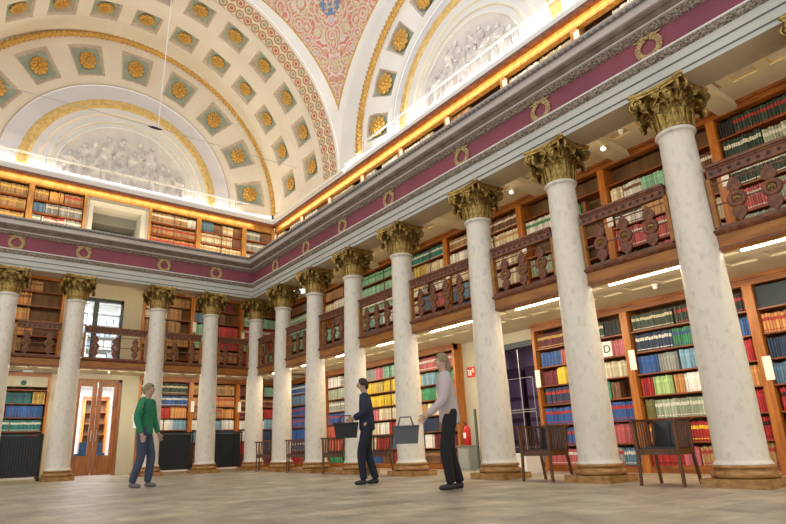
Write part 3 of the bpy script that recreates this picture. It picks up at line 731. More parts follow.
bookcase(TR21, -6.45, -4.55, 0, LZ, LT,
    ['brown/red:.6 maroon:.4', 'blue:.3 white:.2 maroon:.5', 'navy:.6 brown:.4', 'tan:.4 cream:.3 orange:.3', 'orange:.3 green:.3 cream:.4', 'yellow:.3 sky:.3 green:.4', 'red:.25 pinkred/white:.75'],
    'on the ground floor behind the pale pink walker', 'right', 4)
bookcase(TR21, -4.55, -2.60, 0, LZ, LT,
    ['blue:.4 brown:.3 red:.3', 'cream:.3 red:.3 steel:.4', 'cream:.35 white:.25 red:.4', 'pink:.35 cream:.65', 'yellow:.75 white:.25', 'yellow:.3 gold:.2 yellow:.5', 'grey:.3 pink:.2 mint:.5'],
    'on the ground floor behind the dark blue walker', 'right', 5)
bookcase(TR21, -2.60, -.65, 0, LZ, LT,
    ['green:.6 mint:.4', 'coral:.9 gap:.1', 'coral:1', 'blue/red:.6 steel/red:.4', 'grey/white:1', 'sage:.6 grey:.4', 'white:.4 grey/white:.6'],
    'on the ground floor between the fifth and sixth right-hand columns', 'right', 6)
bookcase(TR21, -.65, 2.05, 0, LZ, LT,
    ['red:.4 brown:.6', 'blue/white:.6 cream:.4', 'blue:.5 navy/red:.5', 'blue/red:1', 'blue/red:.8 white:.2', 'steel:.5 blue:.5', 'blue/white:.7 navy:.3'],
    'on the ground floor nearest the corner on the right side', 'right', 7)
bookcase(TF21, .36, 2.05, 0, LZ, LT, ['maroon:1', 'red:.6 navy:.4', 'white:.5 navy:.5', 'white:.6 sky:.4', 'maroon/gold:.6 red:.4', 'maroon/gold:1', 'maroon:.6 mint:.4'], 'on the ground floor nearest the corner on the far side', 'far', 8, plates=[(.38,1.95)])
bookcase(TF21, -1.22, .36, 0, LZ, LT, ['brown:1', 'brown:1', 'steel:1', 'white:.35 pink:.15 sky:.2 white:.3', 'leather/red:.7 orange:.3', 'leather:.5 orange/red:.5', 'leather/gold:1'], 'on the ground floor behind the right one of the two black racks', 'far', 9, plates=[(-1.2,1.95)])
bookcase(TF21, -2.82, -1.22, 0, LZ, LT, ['brown:1', 'brown:1', 'steel:1', 'sky:.2 white:.5 sky:.3', 'green:.14 brown/gold:.16 red:.34 orange:.36', 'cream:.1 blue/white:.9', 'darkgreen/cream:1'], 'on the ground floor behind the left one of the two black racks', 'far', 10)
bookcase(TF21, -6.9, -5.20, 0, LZ, LT, ['cream:1', 'teal:1', 'brown:.4 teal:.4 red:.2', 'teal/white:1', 'red/cream:.42 blue:.58', 'teal/blue:.8 gold:.2', ''], 'on the ground floor left of the wooden double door', 'far', 11)
bookcase(TF21, -8.7, -6.9, 0, LZ, LT, ['brown:1', 'teal:1', 'navy:1', 'teal:1', 'red:1', 'blue:1', ''], 'on the ground floor at the far left edge', 'far', 12)
# gallery level
gx = 'on the gallery '
bookcase(TR21, -14.66, -12.68, 2.95, GZ, GT, ['mint/white:.2 cream:.3 pinkred:.5', 'sage/white:.4 steel/white:.6', 'pinkred/white:.3 sage/red:.3 green:.4', 'darkgreen/white:1', 'darkgreen/white:.30 sage/white:.70', 'black:.12 darkgreen/red:.88'], gx+'at the right edge of the picture', 'right', 21, plates=[(-12.70,4.48)])
bookcase(TR21, -12.68, -10.70, 2.95, GZ, GT, ['white:.1 darkgreen/red:.9', 'darkgreen/red:.4 pinkred/white:.3 grey:.3', 'pinkred/white:.8 cream:.2', 'white/black:.3 tan:.3 gap:.4', 'cream:.14 white/brown:.2 mint:.36 brown/white:.3', 'gap:1'], gx+'behind the two nearest whole columns', 'right', 22, plates=[(-10.73,4.48)])
bookcase(TR21, -10.70, -8.73, 2.95, GZ, GT, ['red:.16 pinkred/white:.34 gap:.1 brown:.4', 'maroon/white:.3 mint:.3 green:.4', 'sage:.3 mint:.4 gap:.3', 'gap:.3 green:.2 brown:.1 gap:.4', 'white/green:.5 mint:.12 green:.12 brown:.06 gap:.2', 'gap:1'], gx+'above the second chair from the right', 'right', 23, plates=[(-8.76,4.55)])
bookcase(TR21, -8.73, -6.40, 2.95, GZ, GT, ['pinkred/white:.5 cream:.5', 'blue:.3 cream/black:.3 maroon:.4', 'steel:.3 green:.3 cream:.4', 'cream/brown:1', 'white:.4 cream/tan:.6', 'leather/white:.6 brown/white:.4'], gx+'in the wide bay above the glazed side door', 'right', 24, plates=[(-6.44,4.6)])
bookcase(TR21, -6.40, -4.45, 2.95, GZ, GT, ['brown:.3 maroon/white:.3 cream/brown:.4', 'white/brown:.4 brown:.3 gap:.3', 'cream/brown:.5 steel:.25 pinkred:.25', 'white/gold:.5 gap:.2 white/brown:.3', 'white/green:.3 gold:.3 cream:.4', 'teal/white:1'], gx+'between the fourth and fifth right-hand columns', 'right', 25)
bookcase(TR21, -4.45, -2.5, 2.95, GZ, GT, ['brown:.5 navy:.5', 'steel:.5 brown:.5', 'mint:.6 white:.4', 'mint/white:1', 'mint:1', 'mint/green:1'], gx+'between the fifth and sixth right-hand columns', 'right', 26)
bookcase(TR21, -2.5, -.55, 2.95, GZ, GT, ['mint:.5 sage:.5', 'mint:1', 'mint:.6 cream:.4', 'gap:.3 brown:.7', 'cream:.3 white:.7', 'leather:.6 gap:.4'], gx+'between the sixth and seventh right-hand columns', 'right', 27)
bookcase(TR21, -.55, 2.05, 2.95, GZ, GT, ['navy:.5 teal:.5', 'mint:1', 'mint/white:1', 'mint:1', 'mint/white:.8 white:.2', 'brown:.5 steel:.5'], gx+'nearest the corner on the right side', 'right', 28)
bookcase(TF21, .41, 2.05, 2.95, GZ, GT, ['mint:.6 cream:.4', 'red:.6 mint:.4', 'mint:.6 red:.4', 'red/white:1', 'mint/white:.5 mint:.5', 'green:.4 gap:.6'], gx+'nearest the corner on the far side', 'far', 29, plates=[(.43,4.3)])
bookcase(TF21, -1.3, .41, 2.95, GZ, GT, ['brown/white:1', 'leather/red:1', 'mint/white:.5 red:.5', 'mint:.3 red:.7', 'steel:.3 brown:.4 gap:.3', 'maroon:.9 gap:.1'], gx+'second from the corner on the far side', 'far', 30, plates=[(-1.28,4.5)])
bookcase(TF21, -2.9, -1.3, 2.95, GZ, GT, ['brown:.6 leather:.4', 'brown/gold:.8 gap:.2', 'leather/gold:1', 'leather:.8 gap:.2', 'cream/brown:.5 leather:.3 gap:.2', 'gap:.4 leather:.6'], gx+'just right of the gallery doors on the far side', 'far', 31)
bookcase(TF21, -6.9, -5.1, 2.95, GZ, GT, ['gap:.3 brown:.7', 'leather/gold:.5 gap:.5', 'orange/gold:.62 gap:.38', 'orange/gold:.56 gap:.44', 'orange/brown:.56 gap:.44', 'leather/brown:.7 gap:.3'], gx+'left of the gallery doors on the far side', 'far', 32)
bookcase(TF21, -8.7, -6.9, 2.95, GZ, GT, ['leather:1']*6, gx+'at the far left edge', 'far', 33)
# top gallery
TZ = [6.36, 6.76, 7.16, 7.56]; TT = 8.25
tx = 'on the top gallery '
pt = [-14.60, -12.86, -11.13, -9.40, -7.67, -5.94, -4.21, -2.48, -.75, 1.15]
tn = ['at the right edge', 'second from the right edge', 'third from the right edge', 'fourth from the right edge', 'fifth from the right edge', 'fifth from the corner on the right side', 'fourth from the corner on the right side', 'third from the corner on the right side', 'nearest the corner on the right side']
tr = ['white/brown:.6 gap:.4', 'gap:.4 white/brown:.6', 'white/grey:.5 cream/brown:.5', 'leather:.4 gap:.6', 'white:.4 cream:.3 gap:.3', 'white/grey:.3 gap:.2 white:.5', 'cream/brown:.7 gap:.3', 'white:.5 brown:.5', 'cream:.3 gap:.2 white/grey:.5']
for i in range(9):
    bookcase(TR12, pt[i], pt[i+1], 6.27, TZ, TT, ['leather:1', 'leather:.5 grey:.5', 'brown:.4 cream:.6', tr[i]], tx+tn[i], 'right', 40+i, plates=[(pt[i+1], 7.72)], wpil=.14, depth=.33, head=.28, wood=LITWOOD, divider=False)
bookcase(TF12, .03, 1.15, 6.27, TZ, TT, ['brown:1', 'grey/white:1', 'grey/white:1', 'grey/white:.6 brown:.4'], tx+'nearest the corner on the far side', 'far', 50, wpil=.14, depth=.33, head=.28, wood=LITWOOD, divider=False)
bookcase(TF12, -1.56, .03, 6.27, TZ, TT, ['brown:1', 'cream/tan:.5 cream/tan:.5', 'cream/tan:.8 brown:.2', 'steel:.3 brown:.2 cream/tan:.3 brown:.2'], tx+'second from the corner on the far side', 'far', 51, wpil=.14, depth=.33, head=.28, wood=LITWOOD)
bookcase(TF12, -3.15, -1.56, 6.27, TZ, TT, ['brown:1', 'leather/red:1', 'leather/red:1', 'leather/white:.8 white:.2'], tx+'just right of the white framed opening', 'far', 52, wpil=.14, depth=.33, head=.28, wood=LITWOOD)
bookcase(TF12, -6.36, -4.93, 6.27, TZ, TT, ['brown:1', 'grey/white:.2 white:.04 pinkred/white:.4 white:.04 grey/white:.3', 'steel:.25 grey/cream:.75', 'leather/gold:.3 orange/gold:.3 leather/red:.4'], tx+'just left of the white framed opening', 'far', 53, wpil=.14, depth=.33, head=.28, wood=LITWOOD)
bookcase(TF12, -7.9, -6.36, 6.27, TZ, TT, ['brown:1', 'leather/gold:1', 'leather/gold:1', 'leather/gold:1'], tx+'second left of the white framed opening', 'far', 54, wpil=.14, depth=.33, head=.28, wood=LITWOOD)
# header over the opening
b = MB(); b.box(-4.93, -3.15, 1.165, 1.30, 7.97, 8.16); struct(b.build('trim', LITWOOD)); b = MB(); b.box(-4.93, -3.15, 1.05, 1.30, 8.16, 8.25); struct(b.build('trim', DWOOD))
b = MB()
b.box(-4.86,-4.74,1.22,1.8,6.27,7.86); b.box(-3.38,-3.24,1.22,1.8,6.27,7.86); b.box(-4.74,-3.38,1.22,1.8,7.70,7.86); b.box(-4.93,-3.15,1.25,1.55,7.86,8.16); b.box(-4.93,-4.86,1.25,1.55,6.27,7.86); b.box(-3.24,-3.15,1.25,1.55,6.27,7.86); struct(b.build('window_1', mat('grey_white_frame',(.52,.52,.50),.7)))
b = MB(); b.box(-4.70,-3.42,2.3,2.335,6.27,7.38); struct(b.build('window_2', SCREEN))
b = MB(); b.box(-4.75,-3.37,1.8,2.34,7.38,7.7); b.box(-4.75,-4.7,1.801,2.34,6.27,7.38); b.box(-3.42,-3.37,1.801,2.34,6.27,7.38); struct(b.build('ceiling', mat('grey_reveal',(.20,.20,.19),.8)))
b = MB()
for k in range(10): b.box(-4.6+k*.11,-4.56+k*.11,2.2,2.24,6.4,7.1)
tag(b.build('vent_grille', BLACK), 'dark slatted grille inside the white framed opening of the top gallery', 'grille')

# ---- books out: the 300 that show largest as objects, the rest as stuff
def cam_px(p):
    d = Vector(p)-CAM; z = d.dot(fwd)
    if z < .1: return None
    return (366.19+FPX*d.dot(rt2)/z, 284.27-FPX*d.dot(up2)/z, z)
colpts = [(0, y) for y in RY+[0]]+[(x, 0) for x in FX]
def hidden(p):
    for cx, cy in colpts:
        dx, dy = p[0]-CAM.x, p[1]-CAM.y; L2 = dx*dx+dy*dy; t = ((cx-CAM.x)*dx+(cy-CAM.y)*dy)/L2
        if 0 < t < 1 and hypot(CAM.x+dx*t-cx, CAM.y+dy*t-cy) < .27: return True
    # cornice hides low rows of the top gallery, balcony hides the gallery foot
    for ex, z0, z1 in ((-.5, 5.07, 6.27), (0, 2.72, 2.99), (0, 3.66, 3.81)):
        t = (ex-CAM.x)/(p[0]-CAM.x) if p[0] > ex else 2
        if 0 < t < 1:
            yy = CAM.y+(p[1]-CAM.y)*t; zz = CAM.z+(p[2]-CAM.z)*t
            if yy < 0 and z0 < zz < z1: return True
        t = (ex-CAM.y)/(p[1]-CAM.y) if p[1] > ex else 2
        if 0 < t < 1:
            xx = CAM.x+(p[0]-CAM.x)*t; zz = CAM.z+(p[2]-CAM.z)*t
            if xx < 0 and z0 < zz < z1: return True
    return False
for k in BOOKS:
    T = k['T']; a = cam_px(T(k['u'], .03, k['z'])); b_ = cam_px(T(k['u']+k['w'], .03, k['z'])); c = cam_px(T(k['u']+k['w']/2, .03, k['z']+k['h'])); mid = T(k['u']+k['w']/2, .03, k['z']+k['h']/2); k['s'] = 0
    if a and b_ and c:
        m_ = cam_px(mid)
        if 4 < m_[0] < 782 and 4 < m_[1] < 520 and not hidden(mid) and not hidden(T(k['u']+k['w']/2, .03, k['z']+k['h']*.9)): k['s'] = abs(b_[0]-a[0])*hypot(c[0]-a[0], c[1]-a[1])
BOOKS.sort(key=lambda k: -k['s'])
def vary(c, f): return tuple(min(1, v*f) for v in c)
def book_geo(k, n, full):
    """faces with colours, in (u, d, z)"""
    u0, u1, z0, z1, f, dp = k['u'], k['u']+k['w'], k['z']+.001, k['z']+k['h'], k['f'], k['d']
    cu, hw = (u0+u1)/2, (u1-u0)/2; bc = k['c']; bd = BANDC.get(k['band']) if k['band'] else None
    if k['band'] == 'red' and k['name'] in ('maroon','brown'): bd = COLS['leather']
    if k['band'] == 'brown': bd = COLS['brown']
    if k['band'] == 'grey': bd = COLS['grey']
    if k['band'] == 'tan': bd = COLS['tan']
    if bd: hs = [0, .10, .15, .62, .80, .86, 1]; cs = [bc, bd, bc, bd, bc, bc]
    else: hs = [0, .68, .80, 1]; cs = [bc, vary(bc, 1.25), bc]
    arcs = [(cu-hw, f+.012), (cu-hw*.55, f+.002), (cu, f-.002), (cu+hw*.55, f+.002), (cu+hw, f+.012)] if full else [(cu-hw, f+.008), (cu, f), (cu+hw, f+.008)]
    V, F, Cc = [], [], []
    for h in hs: V += [(a, d, z0+(z1-z0)*h) for a, d in arcs]
    m_ = len(arcs)
    for i in range(len(hs)-1):
        for j in range(m_-1): F.append((i*m_+j, i*m_+j+1, (i+1)*m_+j+1, (i+1)*m_+j)); Cc.append(cs[i])
    o = len(V); V += [(u0, f+.012, z0), (u0, f+dp, z0), (u0, f+dp, z1), (u0, f+.012, z1), (u1, f+.012, z0), (u1, f+dp, z0), (u1, f+dp, z1), (u1, f+.012, z1)]
    F += [(o, o+1, o+2, o+3), (o+5, o+4, o+7, o+6), (o+3, o+2, o+6, o+7)]; Cc += [bc, bc, (.6,.55,.45)]
    if full: F += [(o+1, o, o+4, o+5), (o+2, o+1, o+5, o+6)]; Cc += [bc, (.6,.55,.45)]
    return V, F, Cc
def book_mesh(name, V, F, Cc):
    me = bpy.data.meshes.new(name); me.from_pydata(V, [], F); me.materials.append(BOOKM)
    ca = me.color_attributes.new('Col', 'FLOAT_COLOR', 'CORNER'); buf = []
    for p, c in zip(me.polygons, Cc): buf += [c[0], c[1], c[2], 1.0]*p.loop_total
    ca.data.foreach_set('color', buf); return me
SV, SF, SCC = [], [], []
for n, k in enumerate(BOOKS):
    T = k['T']
    if n < 300 and k['s'] > 0:
        V, F, Cc = book_geo(k, n, True); o0 = Vector(T(k['u']+k['w']/2, k['f']+k['d']/2, k['z']))
        me = book_mesh('book', [tuple(Vector(T(*v))-o0) for v in V], F, Cc); o = link('book', me, loc=o0)
        nm = NAMES.get(k['name'], k['name'])
        lab = '%s book%s, %s shelf up, %s' % (nm, ' with %s bands' % k['band'] if k['band'] else ' without bands', ORD[k['row']], SHORT.get(k['seed'], 'top gallery case'))
        tag(o, lab, 'book', lab.replace('book', 'books', 1))
    else:
        V, F, Cc = book_geo(k, n, False); o = len(SV); SV += [T(*v) for v in V]; SF += [tuple(i+o for i in f) for f in F]; SCC += Cc
o = link('books', book_mesh('books', SV, SF, SCC)); tag(o, 'rows of smaller bound volumes filling the remaining library shelves', 'books', kind='stuff')
print('BOOKS', len(BOOKS))

# ------------------------------------------------------------------ doors and what is behind them
# far double door under the gallery
b = MB(); b.box(-5.20,-4.62,2.1,2.3,0,2.84); b.box(-3.30,-2.82,2.1,2.3,0,2.84); b.box(-4.62,-3.30,2.1,2.3,2.70,2.84); struct(b.build('wall_far', WALLM))
DOORW = mat('door_wood', (.33, .12, .035), .4, col2=(.20, .065, .02), scale=3, stretch=(6,6,.7))
d1 = struct(empty('door_1', (-3.96, 2.12, 0)))
b = MB(); b.box(-.64,-.57,0,.12,0,2.70); b.box(.57,.64,0,.12,0,2.70); b.box(-.64,.64,0,.12,2.62,2.70); b.build('door_frame', DOORW, d1)
for s in (-1, 1):
    a0, a1 = (.01, .57) if s > 0 else (-.57, -.01)
    b = MB(); b.box(a0,a0+.12,.03,.08,.02,2.61); b.box(a1-.12,a1,.03,.08,.02,2.61); b.box(a0+.12,a1-.12,.03,.08,.02,.55); b.box(a0+.12,a1-.12,.03,.08,2.49,2.61)
    lf = b.build('door_leaf', DOORW, d1)
    b = MB(); b.box(a0+.12,a1-.12,.05,.056,.55,2.49); b.build('pane', GLASS, lf)
    b = MB(); b.bar((s*.07,.0,.95),(s*.07,.0,1.25),.012); b.bar((s*.07,.0,.97),(s*.07,.03,.97),.008); b.bar((s*.07,.0,1.23),(s*.07,.03,1.23),.008); b.build('handle', STEEL, lf)
# room behind the door
b = MB(); b.box(-6.2,-1.8,6.0,6.1,0,2.84); b.box(-6.3,-6.2,2.7,6.1,0,2.84); b.box(-1.8,-1.7,2.7,6.1,0,2.84); struct(b.build('wall_back', WHITE))
b = MB(); b.box(-6.3,-1.7,2.7,6.1,2.84,2.9); struct(b.build('ceiling', WHITE))
area('reading_room_light', (-4, 4.2, 2.8), (0,0,-1), 2, 1.5, 170, (.93,.96,1))
rb = random.Random(5)
bookcase(T_far(5.4), -3.75, -2.95, 0, LZ[:6], 2.5, ['maroon:.5 brown:.5','cream:.4 maroon:.6','maroon:1','brown:.6 cream:.4','maroon:1','brown:1'], 'seen through the glass of the wooden double door', 'far', 90, divider=False)
def armchair(loc, rz, label):
    r = empty('armchair', loc, rz); b = MB(); b.box(-.32,.32,-.3,.3,.18,.42); b.build('seat', BLUEF, r)
    b = MB(); b.box(-.32,.32,.2,.34,.42,.95); b.build('backrest', BLUEF, r)
    for s in (-1, 1):
        b = MB(); b.box(s*.36-.05,s*.36+.05,-.3,.34,.18,.62); b.build('armrest', BLUEF, r)
        for q in (-1, 1): b = MB(); b.bar((s*.33,q*.27,0),(s*.33,q*.27,.18),.02); b.build('leg', CHW, r)
    tag(r, label, 'armchair', 'blue armchairs behind the double door')
armchair((-4.75,3.6,0), pi, 'blue upholstered armchair seen through the left leaf of the double door')
armchair((-3.75,3.8,0), pi, 'blue upholstered armchair seen through the right leaf of the double door')
# gallery doors above
b = MB(); b.box(-3.45,-2.9,2.1,2.3,2.95,5.62); b.box(-4.99,-3.45,2.1,2.3,5.12,5.62); b.box(-5.10,-4.99,2.1,2.3,2.95,5.62); struct(b.build('wall_far', WALLM))
d2 = struct(empty('door_2', (-4.22, 2.14, 2.95)))
b = MB(); b.box(-.77,-.69,0,.1,0,2.17); b.box(.69,.77,0,.1,0,2.17); b.box(-.77,.77,0,.1,2.07,2.17); b.box(-.07,.07,0,.1,0,2.07); b.build('door_frame', TEAL, d2)
for s in (-1, 1): b = MB(); b.box(min(s*.07,s*.69),max(s*.07,s*.69),.04,.046,0,2.07); b.build('pane', GLASS, d2)
b = MB(); b.box(-5.3,-2.8,5.0,5.05,2.95,5.6); b.box(-5.4,-5.3,2.7,5.05,2.95,5.6); b.box(-2.8,-2.7,2.7,5.05,2.95,5.6); b.box(-5.4,-2.7,2.7,5.05,5.6,5.65); b.box(-5.4,-2.7,2.7,5.05,2.9,2.95); struct(b.build('wall_back', WHITE))
area('store_room_light', (-4, 3.6, 5.5), (0,0,-1), 2, .8, 60, (.95,.98,1))
r = empty('storage_shelf', (-4.1, 4.2, 2.95)); tag(r, 'white open storage shelf with grey blue boxes behind the gallery doors', 'shelf')
for k in range(6): b = MB(); b.box(-1.0,1.0,-.2,.2,.15+k*.4,.17+k*.4); b.build('shelf', LACQ, r)
for s in (-1, 0, 1): b = MB(); b.box(s*.98-.015,s*.98+.015,-.2,.2,0,2.4); b.build('upright', LACQ, r)
for k in range(5):
    x = -.9
    while x < .8:
        wd = rb.uniform(.12,.3)
        if True:
            if x < .02 and x+wd > -.02: x = .02
            b = MB(); b.box(-wd/2,wd/2,-.15,.15,0,rb.uniform(.2,.3)); o = b.build('storage_box', rb.choice([LACQ, mat('box_blue',(.25,.36,.48),.6), mat('box_grey',(.5,.54,.58),.6)]), loc=(-4.1+x+wd/2, 4.2, 3.12+k*.4+.001))
            tag(o, 'pale storage box on the %s shelf from the bottom behind the gallery doors' % ORD[k], 'box', 'pale storage boxes on the %s shelf behind the gallery doors' % ORD[k])
        x += wd+.03
# right-hand glazed side door
b = MB(); b.box(2.34,2.5,-7.52,-6.45,0,2.84); b.box(2.34,2.5,-8.70,-8.56,0,2.84); b.box(2.34,2.5,-8.56,-7.52,2.62,2.84); struct(b.build('wall_right', WALLM))
d3 = struct(empty('door_3', (2.36, -8.04, 0)))
b = MB(); b.box(0,.1,-.52,-.44,0,2.62); b.box(0,.1,.44,.52,0,2.62); b.box(0,.1,-.52,.52,2.50,2.62); b.build('door_frame', TEAL, d3)
b = MB(); b.box(.03,.036,-.44,.44,0,2.5); b.build('pane', GLASS, d3)
b = MB()
for y0, y1, z0, z1 in ((-.35,.3,.45,1.15),(-.35,.3,1.2,1.85)):
    for p, q in (((y0,z0),(y1,z0)),((y1,z0),(y1,z1)),((y1,z1),(y0,z1)),((y0,z1),(y0,z0))): b.bar((-.0,p[0],p[1]),(-.0,q[0],q[1]),.008,5)
b.bar((0,-.03,.1),(0,-.03,2.45),.012,6); b.build('door_rails', STEEL, d3)
b = MB(); b.box(4.2,4.3,-9.9,-6.2,0,3.0); b.box(2.7,4.3,-6.3,-6.2,0,3.0); b.box(2.7,4.3,-9.9,-9.8,0,3.0); struct(b.build('wall_side_room', LILAC))
b = MB(); b.box(2.7,4.3,-9.9,-6.2,2.84,2.9); struct(b.build('ceiling', LILAC))
area('side_room_light', (3.4, -8.4, 2.75), (0,0,-1), .8, .8, 25, (.9,.85,1))
DM = mat('dark_mauve_panel', (.10,.055,.085), .5)
for i, (y0, y1) in enumerate(((-6.9,-6.35),(-7.75,-7.05))):
    r = empty('cabinet', (4.0, (y0+y1)/2, 0)); hw = (y1-y0)/2
    b = MB(); b.box(-.18,.19,-hw,hw,0,2.3); b.build('body', DM, r)
    for z in (.3,.8,1.3,1.8):
        b = MB(); b.box(-.2,-.18,-hw+.04,hw-.04,z-.2,z+.2); b.build('panel', mat('lilac_panel',(.20,.14,.22),.5), r)
    tag(r, 'dark mauve panelled cabinet behind the glazed side door, '+('on the left' if i == 0 else 'on the right'), 'cabinet')
# extinguisher on a grey box, red sign, pale board and glass screen in the same bay
r = empty('floor_cabinet', (1.95, -6.78, 0)); b = MB(); b.box(-.14,.14,-.17,.17,.0,.50); b.build('body', GREYB, r)
b = MB(); b.box(-.16,.16,-.19,.19,.50,.515); b.build('top', GREYB, r); b = MB(); b.box(-.145,-.14,-.12,.12,.06,.44); b.build('door', mat('grey_cabinet_door',(.36,.38,.37),.5), r)
tag(r, 'low grey box on the floor below the red fire extinguisher', 'cabinet')
r = empty('fire_extinguisher', (1.95, -6.80, .516)); b = MB(); b.lathe([(.07,0),(.08,.01),(.08,.33),(.06,.39),(.025,.41),(.025,.44)], 20); b.build('cylinder', REDM, r)
b = MB(); b.box(-.06,.02,-.015,.015,.44,.455); b.bar((0,0,.44),(-.10,0,.50),.01); b.build('lever', BLACK, r)
b = MB(); b.tube([(.0,.02,.43),(.0,.10,.40),(0,.11,.25),(0,.10,.12)], .012, 6); b.build('hose', BLACK, r)
b = MB(); b.box(-.083,-.079,-.04,.04,.15,.27); b.build('label_plate', PAPER, r)
tag(r, 'red fire extinguisher with black hose standing on the grey box', 'fire extinguisher')
r = empty('fire_sign', (2.33, -6.704, 2.147)); b = MB(); b.box(-.01,0,-.12,.12,-.12,.12); b.build('plate', REDM, r)
b = MB(); b.box(-.014,-.01,-.02,.03,-.08,.04); b.box(-.014,-.01,-.045,-.02,.02,.05); b.box(-.014,-.01,.05,.075,-.08,.02); b.box(-.014,-.01,.05,.09,.03,.06); b.box(-.014,-.01,-.09,-.06,-.02,.08); b.build('pictogram', PAPER, r)
tag(r, 'small red square fire equipment sign with white pictogram on the plaster wall', 'sign')
r = empty('barrier_post', (1.6, -7.42, 0)); b = MB(); b.box(-.02,.02,-.02,.02,.04,1.25); b.build('panel', mat('smoked_glass',(.10,.13,.12),.2), r); b = MB(); b.box(-.06,.06,-.06,.06,0,.04); b.build('foot', STEEL, r)
tag(r, 'narrow dark upright post beside the fire extinguisher', 'post')
r = empty('low_box', (1.5, -8.62, 0)); b = MB(); b.box(-.25,.25,-.3,.3,0,.32); b.build('body', LACQ, r); b = MB(); b.box(-.26,.26,-.31,.31,.32,.34); b.build('lid', LACQ, r)
tag(r, 'white low box on the floor behind the second chair from the right', 'box')
# signs
r = empty('shelf_sign', (2.075, -10.31, 1.992)); b = MB(); b.box(0,.012,-.09,.09,-.02,.25); b.build('card', PAPER, r)
fc = bpy.data.curves.new('letter', 'FONT'); fc.body = 'D'; fc.size = .2; fc.extrude = .002; fc.align_x = 'CENTER'
fo = bpy.data.objects.new('letter', fc); COL.objects.link(fo); fo.parent = r; fo.location = (-.004, 0, .05); fo.rotation_euler = (pi/2, 0, -pi/2); fc.materials.append(BLACK)
bpy.context.view_layer.update(); lm = bpy.data.meshes.new_from_object(fo.evaluated_get(bpy.context.evaluated_depsgraph_get())); lo = link('letter', lm, r); lo.location = fo.location; lo.rotation_euler = fo.rotation_euler; bpy.data.objects.remove(fo)
tag(r, 'white card with a black letter D standing on a bookshelf beside the second nearest column', 'sign')
r = empty('overhead_sign', (-5.85, 2.06, 2.52)); b = MB(); b.box(-.22,.22,0,.015,-.08,.08); b.build('plate', mat('sign_grey',(.5,.5,.45),.6), r)
b = MB(); b.ell((0,-.005,0),(.07,.012,.07),12); b.build('emblem', mat('sign_green',(.01,.10,.06),.5), r); tag(r, 'pale sign with a dark green emblem above the blue books left of the double door', 'sign')
b = MB(); b.box(-6.85,-5.25,2.09,2.12,2.42,2.70); struct(b.build('trim', WALLM))
r = empty('pipe_rail', (-5.9, .75, 2.66)); b = MB(); b.bar((-.8,0,0),(.75,0,.0),.02); b.build('rail', BLACK, r); b = MB(); b.box(-.12,.12,-.05,.05,-.03,.03); b.bar((0,0,0),(0,0,.18),.012); b.build('bracket', BLACK, r)
tag(r, 'dark rail with bracket hanging under the balcony left of the double door', 'rail')
r = empty('sign_stand', (-3.02, .9, 0)); b = MB(); b.lathe([(.17,0),(.17,.012),(.02,.02),(.02,.03)], 20); b.build('foot', BLACK, r); b = MB(); b.bar((0,0,.02),(0,0,1.35),.012); b.build('pole', BLACK, r)
b = MB(); vs = []; b.add([(-.19,-.05,1.25),(.19,-.05,1.25),(.19,.08,1.62),(-.19,.08,1.62),(-.19,-.04,1.24),(.19,-.04,1.24),(.19,.09,1.61),(-.19,.09,1.61)], [(0,1,2,3),(7,6,5,4),(0,4,5,1),(1,5,6,2),(2,6,7,3),(3,7,4,0)])
b.build('board', mat('sheet_blue_white',(.62,.70,.75),.5), r); b = MB()
for k in range(7): t = .15+k*.1; b.add([(-.14,-.053+.13*t,1.25+.37*t),(.12-.02*(k%3),-.053+.13*t,1.25+.37*t),(.12-.02*(k%3),-.053+.13*t+.008,1.25+.37*t+.014),(-.14,-.053+.13*t+.008,1.25+.37*t+.014)], [(0,1,2,3)])
b.build('printed_lines', mat('print_grey',(.25,.3,.34),.6), r)
tag(r, 'thin black stand with a tilted pale notice sheet right of the double door', 'sign stand')
# magazines on the far shelves come with the book rows; steel racks in front
def rack():
    r = empty('rack'); W, H = .86, 1.10
    b = MB(); n = 15
    for k in range(n): x = -W/2+(k+.5)*W/n; b.box(x-.017, x+.017, -.05, -.02, .12, H-.06)
    b.box(-W/2, W/2, -.02, .0, .12, H-.04); b.build('ribbed_panel', RIB, r)
    for s in (-1, 1):
        b = MB(); b.box(s*(W/2+.03)-.015, s*(W/2+.03)+.015, -.06, -.03, .06, H); b.box(s*(W/2+.03)-.015, s*(W/2+.03)+.015, .22, .25, .06, H); b.box(s*(W/2+.03)-.015, s*(W/2+.03)+.015, -.06, .25, .06, .10); b.box(s*(W/2+.03)-.015, s*(W/2+.03)+.015, -.06, .25, H-.03, H); b.build('side_frame', BLACK, r)
        for q in (-.04, .23):
            b = MB(); b.bar((s*(W/2+.03)-.012, q, .03), (s*(W/2+.03)+.012, q, .03), .03, 12); b.build('caster', BLACK, r)
    b = MB(); b.box(-W/2-.02, W/2+.02, -.06, .25, H-.02, H+.015); b.build('top_rail', BLACK, r)
    b = MB(); b.box(-W/2+.05, W/2-.05, -.045, .2, .06, .10); b.build('base_tray', LACQ, r)
    return r
r0 = rack(); r0.location = (-2.12, .52, 0); tag(r0, 'black ribbed rack on casters between the first and second far columns', 'rack', 'black ribbed racks')
r1 = copy_tree(r0); r1.location = (-.62, .52, 0); tag(r1, 'black ribbed rack on casters nearest the corner, right of the first far column')
r2 = copy_tree(r0); r2.location = (-5.93, .30, 0); r2.scale = (1.06,1,1); tag(r2, 'black ribbed rack on casters at the left edge, left of the double door')
